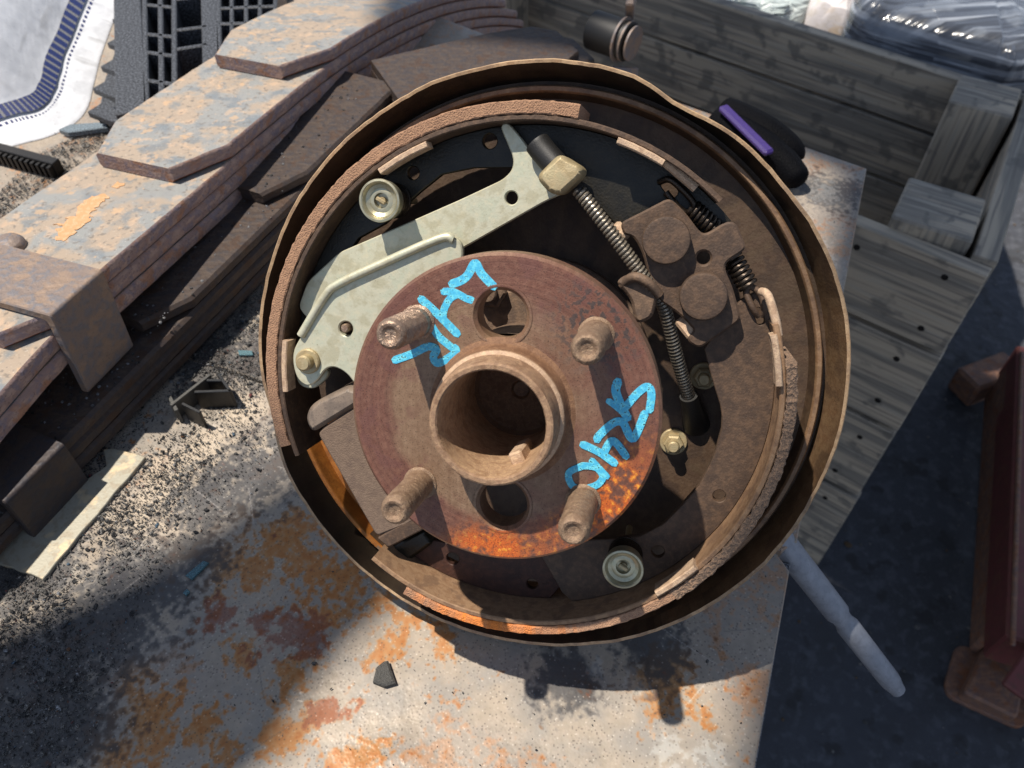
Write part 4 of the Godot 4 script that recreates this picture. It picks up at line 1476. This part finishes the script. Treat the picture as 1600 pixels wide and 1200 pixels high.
	part(b, "cuff", mat(fine, 30, 0.5, 0.0, fine, 0.2, s8(98, 58, 190)), t)
	# notched bar and white strip by the bag
	t = thing("toothed_rack", "dark toothed bar lying by the foot of the white bag", "rack", flat(Vector2(-448, 647.5), TABLE))
	var r0 := flat(Vector2(-501.4, 657.9), TABLE)
	var r1 := flat(Vector2(-404.4, 620.4), TABLE)
	var iron := mat(fine, 30, 0.5, 0.3, fine, 0.1, s8(52, 50, 50))
	b = Build.new()
	bar(b, r0 + Vector3(0, 8, 0), r1 + Vector3(0, 8, 0), 9.0, 14.0)
	part(b, "bar", iron, t)
	var out := (r1 - r0).cross(Vector3.UP).normalized() * -1.0
	for i in 17:
		b = Build.new()
		box(b, r0.lerp(r1, (i + 0.5) / 17) - out * 6.5 + Vector3(0, 7, 0), Vector3(3.4, 12, 5), Basis((r1 - r0).normalized(), Vector3.UP, (r1 - r0).normalized().cross(Vector3.UP)), 0.4)
		part(b, "tooth", iron, t)
	b = Build.new()
	b.xf = lying(TABLE)
	plate(b, pts([-427.3, 682.8, -417, 677.5, -382.4, 686, -385.5, 695.7, -419.4, 691.4]), [], 2.0, 7.0, 0.8)
	tag(part(b, "plastic_strip", mat(fine, 60, 0.4, 0.0, null, 0.0, s8(196, 216, 228))), "pale bluish white plastic strip lying beside the white bag", "strip")
	make_grit()


# metal turnings, scale and grit strewn over the left of the table
func make_grit() -> void:
	var dense := pts([-437.6, 399.4, -450.9, 595.8, -438.4, 653.5, -389.8, 706.3, -273.8, 633.6, -203.3, 511.2, -170.1, 352, -138.8, 309.2, -147.8, 289.3, -185.3, 256.7, -202.1, 230.7, -209.3, 202.5, -212.8, 165.6, -218.4, 119.8, -294, 93.4])
	var thin := pts([-292.6, 90.6, -561.7, 663.7, -250.8, 788.6, -116.4, 438.4, 209.1, 569, 309.4, 614.4, 166.6, 252.2, 124.4, 122.9])
	var box_d := Rect2(dense[0], Vector2.ZERO)
	for p in dense:
		box_d = box_d.expand(p)
	var box_t := Rect2(thin[0], Vector2.ZERO)
	for p in thin:
		box_t = box_t.expand(p)
	var f := FastNoiseLite.new()
	f.seed = 9
	f.frequency = 0.012
	var dust := mat(fine, 20, 0.6)
	for kind in 3:
		var b := Build.new()
		var o := PackedVector2Array()
		var n: int = [5, 4, 6][kind]
		for i in n:
			o.append(Vector2.from_angle(TAU * i / n + rng.randf_range(-0.3, 0.3)) * rng.randf_range(0.55, 1.0) * Vector2(1.0, [0.8, 0.5, 0.9][kind]))
		o = turned(o)
		var top := inset(o, 0.15)
		fill(b, top, [], 0.5, true)
		wall(b, o, 0.0, top, 0.5)
		var mm := MultiMesh.new()
		mm.transform_format = MultiMesh.TRANSFORM_3D
		mm.use_colors = true
		mm.mesh = mesh_of(b, 0.0)
		var xs: Array[Transform3D] = []
		var cs: Array[Color] = []
		var want := 27000
		while xs.size() < want:
			var packed := xs.size() < want - 420
			var r := box_d if packed else box_t
			var p := r.position + Vector2(rng.randf(), rng.randf()) * r.size
			if not Geometry2D.is_point_in_polygon(p, dense if packed else thin):
				continue
			if packed:
				var k := f.get_noise_2d(p.x, p.y)
				# bare sand shows where little has fallen
				if rng.randf() > 0.62 + 1.1 * k:
					continue
				# it thins out towards the bare sheet
				var edge := INF
				for i in range(6, 14):
					edge = minf(edge, p.distance_to(Geometry2D.get_closest_point_to_segment(p, dense[i], dense[i + 1])))
				if rng.randf() > 0.15 + edge / 45.0:
					continue
			var s := rng.randf_range(0.22, 0.72) if rng.randf() < 0.955 else rng.randf_range(0.9, 1.9)
			var e := Basis.from_euler(Vector3(rng.randf_range(-0.6, 0.6), rng.randf() * TAU, rng.randf_range(-0.6, 0.6)))
			xs.append(Transform3D((e * lying().basis).scaled_local(Vector3(s * rng.randf_range(0.7, 1.5), s, s)), flat(p, TABLE + 0.2 + rng.randf() * 1.2) * MM))
			var c := rng.randf()
			if c < 0.34:
				cs.append(Color(0.04, 0.04, 0.044) * rng.randf_range(0.5, 2.0))
			elif c < 0.66:
				cs.append(Color(0.17, 0.165, 0.155) * rng.randf_range(0.4, 1.7))
			elif c < 0.94:
				cs.append(Color(0.38, 0.36, 0.33) * rng.randf_range(0.6, 1.4))
			elif c < 0.966:
				cs.append(Color(0.72, 0.73, 0.76))
			elif c < 0.98:
				cs.append(Color(0.34, 0.15, 0.06))
			elif c < 0.99:
				cs.append(Color(0.2, 0.35, 0.5))
			else:
				cs.append(Color(0.32, 0.04, 0.04))
		mm.instance_count = xs.size()
		for i in xs.size():
			mm.set_instance_transform(i, xs[i])
			mm.set_instance_color(i, cs[i])
		var m := MultiMeshInstance3D.new()
		m.multimesh = mm
		m.material_override = dust
		m.name = named("metal_grit")
		add_child(m)
		tag(m, ["loose dark metal grit and flakes strewn over the left of the table", "slivers of metal swarf strewn over the left of the table", "coarse scale crumbs strewn over the left of the table"][kind], "grit", "", "stuff")
	# flakes caught on the dark spring
	var b2 := Build.new()
	lump(b2, Vector3.ZERO, Vector3(1.0, 0.5, 0.8), 3, 0.5, 3)
	var mm2 := MultiMesh.new()
	mm2.transform_format = MultiMesh.TRANSFORM_3D
	mm2.use_colors = true
	mm2.mesh = mesh_of(b2, 0.0)
	var d := Vector3(0.412, 0, -0.911)
	var side := Vector3(0.911, 0, 0.412)
	var o2 := Vector3(-234.0, TABLE, -392.0) - side * 42.0
	mm2.instance_count = 900
	for i in 900:
		var s := rng.randf_range(-260.0, 300.0)
		if rng.randf() < 0.6:
			s = rng.randf_range(-220.0, 10.0)
		var y := 56.0 if s > 136.0 else 45.4 if s > -6.0 else 34.6 if s > -140.0 else 24.0
		var k := rng.randf_range(0.4, 1.5)
		mm2.set_instance_transform(i, Transform3D(Basis.from_euler(Vector3(rng.randf(), rng.randf() * 6.0, rng.randf())).scaled(Vector3.ONE * k), (o2 + d * s + side * rng.randf_range(-38, 40) + Vector3.UP * (y - 0.012 * s + 0.2)) * MM))
		mm2.set_instance_color(i, Color(0.4, 0.4, 0.42) * rng.randf_range(0.1, 1.6) if rng.randf() < 0.5 else Color(0.03, 0.03, 0.03))
	var m2 := MultiMeshInstance3D.new()
	m2.multimesh = mm2
	m2.material_override = dust
	m2.name = named("metal_grit")
	add_child(m2)
	tag(m2, "sparse flakes of metal caught on the dark shaded spring leaves", "grit", "", "stuff")


# ---------- the yard behind ----------

func make_yard() -> void:
	make_bag()
	make_pallet()
	make_crate()
	make_wrapped_goods()
	make_stand()
	# specks of rubbish on the ground
	var b := Build.new()
	lump(b, Vector3.ZERO, Vector3(3.0, 1.2, 2.2), 4, 0.5, 4)
	var mm := MultiMesh.new()
	mm.transform_format = MultiMesh.TRANSFORM_3D
	mm.use_colors = true
	mm.mesh = mesh_of(b, 0.0)
	mm.instance_count = 700
	for i in 700:
		var k := rng.randf_range(0.3, 1.3) if rng.randf() < 0.95 else rng.randf_range(1.4, 2.6)
		mm.set_instance_transform(i, Transform3D(Basis.from_euler(Vector3(0, rng.randf() * 6.0, 0)).scaled(Vector3.ONE * k), Vector3(rng.randf_range(150, 1500), FLOOR + 1.0, rng.randf_range(-2000, -150)) * MM))
		mm.set_instance_color(i, Color(0.35, 0.34, 0.33) * rng.randf_range(0.3, 1.5) if rng.randf() < 0.8 else Color(0.3, 0.18, 0.08))
	var m := MultiMeshInstance3D.new()
	m.multimesh = mm
	m.material_override = mat(fine, 30, 0.8)
	m.name = "ground_litter"
	add_child(m)
	tag(m, "pale crumbs of rubbish scattered over the dark ground", "litter", "", "stuff")


func make_bag() -> void:
	var p := pts([-544.2, 628.8, -504.6, 644.6, -464.8, 669, -441.8, 681.5, -425.5, 700.9, -420.5, 730, -428.2, 772.7, -438.2, 823.6, -446.1, 878.6, -454.3, 941.5, -467.8, 1020.5, -499.2, 1152.3])
	var path := []
	for q in p:
		path.append(flat(q, 0))
	var line := curve(path, 6)
	var t := thing("bulk_bag", "white woven bulk bag with a blue and white stitched seam", "bag", flat(Vector2(-500.5, 752), TABLE))
	var weave := PackedByteArray()
	weave.resize(256 * 256)
	for y in 256:
		for x in 256:
			var u := (x / 8 + y / 8) % 2
			weave[y * 256 + x] = clampi(int(120 + 90 * (sin(x * TAU / 8.0) if u == 0 else sin(y * TAU / 8.0)) + rng.randf() * 30), 0, 255)
	var cloth := paint(512, 512, s8(206, 208, 212), [[big_d, 0.5, 0.75, s8(186, 188, 192), 0.7], [streaks(512, 512, 0.03, 4, 201, 8), 0.66, 0.9, s8(150, 150, 150), 0.5], [spot_d, 0.86, 0.96, s8(120, 118, 116), 0.5]])
	var m := mat(cloth, 320, 0.6, 0.0, grey(256, 256, weave), 0.3)
	m.backlight_enabled = true
	m.backlight = Color(0.25, 0.25, 0.26)
	var f := FastNoiseLite.new()
	f.seed = 77
	f.frequency = 0.008
	# cross-section from the hem inwards: [inwards, up]
	var sec := [Vector2(-2, 0), Vector2(0, 2), Vector2(22, 12), Vector2(26, 13), Vector2(34, 18), Vector2(43, 27), Vector2(54, 44), Vector2(74, 68), Vector2(100, 96), Vector2(140, 132), Vector2(200, 176), Vector2(290, 228), Vector2(430, 270)]
	var rows := []
	for i in line.size():
		var d := (line[mini(i + 1, line.size() - 1)] - line[maxi(i - 1, 0)]).normalized()
		var inward := (Vector3.UP.cross(d) * 0.55 + Vector3(-1.0, 0, -0.35) * 0.6).normalized()
		var row := PackedVector3Array()
		for j in sec.size():
			var k: Vector2 = sec[j]
			var bend := f.get_noise_2d(i * 5.0, j * 26.0) * minf(k.x, 120.0) * 0.16
			row.append(line[i] + inward * (k.x + bend) + Vector3.UP * (TABLE + k.y + bend * 0.7))
		rows.append(row)
	var b := Build.new()
	var seam := Build.new()
	for i in rows.size() - 1:
		for j in sec.size() - 1:
			b.quad(rows[i][j], rows[i + 1][j], rows[i + 1][j + 1], rows[i][j + 1])
		# the seam: broad blue and white bars with a thin dashed line beside it
		for e in [[3, 0.0, 0.68], [3, -0.4, -0.22], [3, -0.7, -0.58]]:
			for h in 2:
				var k0: Vector3 = rows[i][e[0]].lerp(rows[i + 1][e[0]], h * 0.5)
				var k1: Vector3 = rows[i][e[0]].lerp(rows[i + 1][e[0]], h * 0.5 + 0.5)
				var a0: Vector3 = rows[i][5].lerp(rows[i + 1][5], h * 0.5) - k0
				var a1: Vector3 = rows[i][5].lerp(rows[i + 1][5], h * 0.5 + 0.5) - k1
				var lift := Vector3(0.8, 2.2, 0.8)
				seam.ink = Color(0.05, 0.1, 0.5) if (e[1] < 0.0 or (i * 2 + h) % 3 != 0) else Color(0.75, 0.76, 0.78)
				if e[1] < 0.0 and h == 1:
					continue
				seam.quad(k0 + a0 * e[1] + lift, k1 + a1 * e[1] + lift, k1 + a1 * e[2] + lift, k0 + a0 * e[2] + lift)
	part(b, "cloth", m, t, 60.0)
	part(seam, "stitched_seam", mat(fine, 40, 0.6), t, 60.0)


func make_pallet() -> void:
	var t := thing("plastic_pallet", "dark grey ribbed plastic pallet behind the spring leaves and the white bag", "pallet", flat(Vector2(-377.9, 868.3), TABLE))
	var y := TABLE + 62.0
	var rib := func(p: Vector2, q: Vector2, w: float, h: float, called: String) -> void:
		var b := Build.new()
		bar(b, flat(p, y - h * 0.5), flat(q, y - h * 0.5), w, h, Vector3.UP, 1.0)
		part(b, called, M.black_plastic, t)
	for e in [[Vector2(-321.4, 622.7), Vector2(-414, 913.6), 26.0], [Vector2(-310.4, 627.6), Vector2(-394.8, 913.6), 5.0], [Vector2(-300.1, 637.6), Vector2(-377.7, 913.6), 5.0], [Vector2(-291.8, 647.7), Vector2(-362.6, 913.6), 5.0], [Vector2(-272.3, 701.2), Vector2(-326.3, 913.6), 16.0], [Vector2(-266.6, 706.9), Vector2(-315.3, 913.6), 5.0], [Vector2(-258.8, 724.1), Vector2(-300.9, 913.6), 4.0], [Vector2(-248.2, 735.9), Vector2(-285.2, 913.6), 4.0], [Vector2(-238.1, 747.9), Vector2(-269.4, 913.6), 4.0], [Vector2(-226.5, 760.2), Vector2(-252.3, 913.6), 4.0]]:
		rib.call(e[0], e[1], e[2], 60.0, "long_rib")
	for e in [[Vector2(-364.6, 817.2), Vector2(-335.7, 811.8)], [Vector2(-347.5, 757.7), Vector2(-320.1, 752.8)], [Vector2(-337.9, 724.1), Vector2(-310.7, 717.1)], [Vector2(-323.9, 674.9), Vector2(-297.8, 668.5)], [Vector2(-381.6, 876.9), Vector2(-352.1, 874)], [Vector2(-290.7, 809.2), Vector2(-235.3, 814.5)], [Vector2(-283.5, 777.8), Vector2(-229, 780.3)], [Vector2(-300.9, 853.6), Vector2(-243.6, 859.3)], [Vector2(-321.5, 765.2), Vector2(-292.8, 772.7)], [Vector2(-312, 728.8), Vector2(-284.6, 738.3)], [Vector2(-338.1, 828.2), Vector2(-308, 836.5)]]:
		rib.call(e[0], e[1], 5.0, 56.0, "cross_rib")
	for e in [[Vector2(-407.2, 838.6), Vector2(-392.1, 827.6)], [Vector2(-397.6, 790.6), Vector2(-377.2, 777.9)], [Vector2(-389.8, 746), Vector2(-362.8, 729.5)], [Vector2(-384.5, 706.7), Vector2(-349.4, 684.7)], [Vector2(-376.5, 667.7), Vector2(-337.5, 645.1)]]:
		var b := Build.new()
		bar(b, flat(e[0], TABLE + 36), flat(e[1], TABLE + 36), 16.0, 6.0)
		part(b, "side_slat", M.black_plastic, t)
	var b := Build.new()
	b.xf = lying(TABLE)
	plate(b, pts([-352.4, 678.9, -388.4, 687.4, -403.4, 753.3, -413.1, 829.5, -463, 1030.9, -269.2, 1030.9, -245.6, 857, -299.1, 765.4]), [], 10.0, 16.0, 1.0)
	part(b, "deck", M.black_plastic, t)


# a plank from p to q, its lower edge at y0 and its upper edge at y1, thick to the side of outward
func plank(t: Node3D, called: String, p: Vector2, q: Vector2, y0: float, y1: float, thick: float, outward: Vector2, i: int) -> void:
	var d := Vector3(q.x - p.x, 0, -(q.y - p.y)).normalized()
	var mid := flat((p + q) * 0.5 + outward.normalized() * thick * 0.5, (y0 + y1) * 0.5)
	var b := Build.new()
	box(b, Vector3.ZERO, Vector3(p.distance_to(q), y1 - y0, thick), Basis.IDENTITY, 1.4)
	var o := part(b, called, wood[i % 4], t, 0.0)
	o.position = (mid + shift[t]) * MM
	o.basis = Basis(d, Vector3.UP, d.cross(Vector3.UP)) * Basis.from_euler(Vector3(rng.randf_range(-0.008, 0.008), 0, rng.randf_range(-0.004, 0.004)))


func make_crate() -> void:
	# corners as seen from above (x, depth): near right, far right, and where the two long sides run on to the left
	var near := Vector2(517, 661)
	var far := Vector2(716, 1002)
	var along := Vector2(-0.797, 0.604)
	var back := (far - near).normalized()
	var t := thing("timber_crate", "weathered grey timber crate open at the top, beside the table", "crate", flat((near + far) * 0.5 + along * 400, FLOOR))
	var tops := [660.0, 527.0, 376.0, 213.0]
	var ends := [534.0, 383.0, 220.0, 6.0]
	for i in 4:
		plank(t, "plank", near + along * rng.randf_range(-2, 2), near + along * 900, ends[i], tops[i], 20.0, back, i)
	tops = [660.0, 567.0, 470.0, 360.0, 240.0]
	ends = [573.0, 476.0, 366.0, 246.0, 30.0]
	for i in 5:
		plank(t, "plank", far, far + along * 1000, ends[i], tops[i], 20.0, back, i + 2)
	for i in 4:
		plank(t, "plank", near + back * 20 - along * 2, far + back * 22, [534.0, 384.0, 220.0, 8.0][i], [668.0, 530.0, 380.0, 216.0][i], 26.0, along, i + 1)
	# corner posts inside
	var post := func(c: Vector2, top: float, w: float, tilt: float) -> void:
		var b := Build.new()
		box(b, Vector3.ZERO, Vector3(top - 10.0, w, w), Basis.IDENTITY, 2.5)
		var o := part(b, "corner_post", wood[int(top) % 4], t, 0.0)
		o.position = (flat(c, (top + 10.0) * 0.5) + shift[t]) * MM
		var z := Vector3(along.x, 0, -along.y)
		o.basis = Basis(Vector3.UP, Vector3(back.x, 0, -back.y), z).orthonormalized() * Basis.from_euler(Vector3(0, 0, tilt))
	post.call(near + back * 66 + along * 74, 676.0, 88.0, 0.0)
	post.call(far - back * 42 + along * 72, 672.0, 80.0, 0.0)
	post.call(far - back * 42 + along * 900, 672.0, 80.0, 0.0)
	var b := Build.new()
	b.xf = lying(FLOOR)
	plate(b, PackedVector2Array([near + back * 20 + along * 20, far + along * 20, far + along * 980, near + back * 20 + along * 900]), [], 60.0, 80.0, 1.0)
	part(b, "bottom_board", wood[1], t, 0.0)
	# nail heads and holes on the near side
	var iron := mat(fine, 20, 0.7, 0.4, null, 0.0, s8(58, 50, 46))
	var face := Basis(Vector3(-along.x, 0, along.y), Vector3.UP, Vector3(-along.x, 0, along.y).cross(Vector3.UP))
	for e in [[40.0, 640.0], [36.0, 560.0], [140.0, 632.0], [150.0, 596.0], [44.0, 500.0], [40.0, 420.0], [150.0, 500.0], [38.0, 340.0], [46.0, 250.0], [40.0, 180.0]]:
		var nail := Build.new()
		lathe(nail, [Vector2(4.0, 0.0), Vector2(3.6, 1.0), Vector2(0.0, 1.3)], Vector2.ZERO, 10)
		var o := part(nail, "nail", iron, t, 40.0)
		o.transform = Transform3D(face, (flat(near + along * e[0] - back * 0.6, e[1]) + shift[t]) * MM)


func make_wrapped_goods() -> void:
	# bale in stretch film
	var film_h := grey(512, 512, streaks(512, 512, 0.06, 4, 301, 16))
	var film := mat(paint(512, 512, s8(66, 70, 78), [[streaks(512, 512, 0.08, 3, 302, 16), 0.55, 0.8, s8(160, 166, 174), 0.8], [big_d, 0.55, 0.75, s8(120, 126, 134), 0.6]]), 620, 0.2, 0.0, film_h, 6.0)  # pale streaks paint bright reflections into the film colour
	film.clearcoat_enabled = true
	film.clearcoat = 0.8
	film.clearcoat_roughness = 0.12
	var bale := func(called: String, label: String, outline: PackedVector2Array, y0: float, y1: float, m: Material, sd: int) -> void:
		var b := Build.new()
		var f := FastNoiseLite.new()
		f.seed = sd
		f.frequency = 0.012
		var c := Vector2.ZERO
		var o := rounded(turned(outline), 60.0, 5)
		for p in o:
			c += p / o.size()
		var rows := []
		var levels := [[0.0, 1.0], [0.25, 1.02], [0.5, 1.03], [0.75, 1.02], [0.9, 1.0], [0.97, 0.97], [1.0, 0.9], [1.01, 0.7], [1.02, 0.4], [1.02, 0.0]]
		for l in levels:
			var row := PackedVector3Array()
			for i in o.size() * 3:
				var p: Vector2 = o[i / 3].lerp(o[(i / 3 + 1) % o.size()], (i % 3) / 3.0)
				var q: Vector2 = c + (p - c) * l[1]
				var v := flat(q, lerpf(y0, y1, l[0]))
				var k := f.get_noise_3dv(v) * 16.0 + f.get_noise_3dv(v * 3.0) * 7.0
				row.append(v + Vector3(k * 0.5, k if l[0] > 0.5 else 0.0, k * 0.5))
			rows.append(row)
		for i in rows.size() - 1:
			var n: int = rows[i].size()
			for j in n:
				b.quad(rows[i][j], rows[i][(j + 1) % n], rows[i + 1][(j + 1) % n], rows[i + 1][j])
		tag(part(b, called, m, self, 50.0), label, "bale" if called == "wrapped_bale" else "sack" if called == "plastic_sack" else "box")
	bale.call("wrapped_bale", "bale of goods in glossy dark stretch film behind the crate", PackedVector2Array([Vector2(500, 1215), Vector2(735, 1068), Vector2(880, 1270), Vector2(960, 1800), Vector2(640, 1620)]), 0.0, 690.0, film, 5)
	var clear := mat(paint(512, 512, s8(176, 186, 184), [[streaks(512, 512, 0.04, 4, 303, 8), 0.5, 0.75, s8(210, 216, 212), 0.8], [big_d, 0.55, 0.75, s8(140, 152, 148), 0.7]]), 300, 0.25, 0.0, film_h, 8.0)
	bale.call("plastic_sack", "crumpled milky plastic sack behind the far side of the crate", PackedVector2Array([Vector2(250, 1420), Vector2(440, 1300), Vector2(560, 1420), Vector2(360, 1640)]), 0.0, 640.0, clear, 8)
	var card := mat(paint(512, 512, s8(196, 190, 190), [[mid_d, 0.5, 0.8, s8(180, 170, 160), 0.6], [big_d, 0.6, 0.8, s8(170, 140, 100), 0.6]]), 300, 0.5, 0.0, fine, 0.3)
	bale.call("carton", "pale carton between the milky sack and the black bale", PackedVector2Array([Vector2(470, 1330), Vector2(600, 1250), Vector2(760, 1500), Vector2(600, 1600)]), 0.0, 640.0, card, 9)


func make_stand() -> void:
	# low red steel frame on plate feet, at the right
	var red := mat(paint(512, 512, s8(108, 56, 54), [[mid_d, 0.5, 0.75, s8(92, 58, 50), 0.8], [big_d, 0.55, 0.75, s8(112, 74, 56), 0.6], [fine_d, 0.72, 0.95, s8(84, 58, 48), 0.7]]), 200, 0.55, 0.15, fine, 0.2)
	var brown := mat(spe_tex(), 200, 0.7, 0.2, fine, 0.2, s8(214, 190, 168))
	var t := thing("steel_stand", "low red painted steel stand on flat plate feet", "stand", flat(Vector2(733.3, 470.6), FLOOR))
	var b := Build.new()
	b.xf = lying(FLOOR)
	plate(b, rounded(pts([703.4, 521.6, 747.6, 509.1, 792, 478.6, 816, 431.6, 751.9, 392.2, 663.2, 439.3, 662.9, 458.7]), 12.0), [], 1.0, 9.0, 1.5)
	part(b, "foot_plate", brown, t)
	b = Build.new()
	b.xf = lying(FLOOR)
	plate(b, rounded(pts([736.3, 513.4, 754.2, 523.8, 788.2, 483, 739.5, 398.8, 674, 438]), 8.0), [], 9.0, 34.0, 10.0)
	part(b, "foot_socket", brown, t)
	var p := flat(Vector2(721.3, 507), 62)
	var q := flat(Vector2(932.8, 1015.3), 62)
	b = Build.new()
	bar(b, p, q, 14.0, 96.0, Vector3.UP, 3.0)
	part(b, "side_rail", brown, t)
	p = flat(Vector2(693.4, 473), 112) + Vector3(56, 0, 20)
	q = flat(Vector2(929.3, 1032.4), 112) + Vector3(56, 0, 20)
	b = Build.new()
	bar(b, p, q, 112.0, 80.0, Vector3.UP, 4.0)
	part(b, "top_beam", red, t)
	b = Build.new()
	bar(b, p + (q - p).normalized() * 6 + Vector3(-53, 43, 0), q + Vector3(-53, 43, 0), 7.0, 6.0, Vector3.UP, 2.0)
	part(b, "weld_seam", brown, t)
	b = Build.new()
	bar(b, p + Vector3(-62, 30, 60), p + Vector3(30, 60, -30), 50.0, 12.0, Vector3.UP, 3.0)
	part(b, "gusset", red, t)
	b = Build.new()
	bar(b, flat(Vector2(785.9, 499.1), 60), flat(Vector2(802.3, 412.1), 14), 40.0, 16.0, Vector3.UP, 3.0)
	part(b, "brace", red, t)
	b = Build.new()
	box(b, flat(Vector2(935.6, 1053.7), 30), Vector3(120, 60, 60), Basis(Vector3.UP, 0.4), 6.0)
	part(b, "foot_block", brown, t)
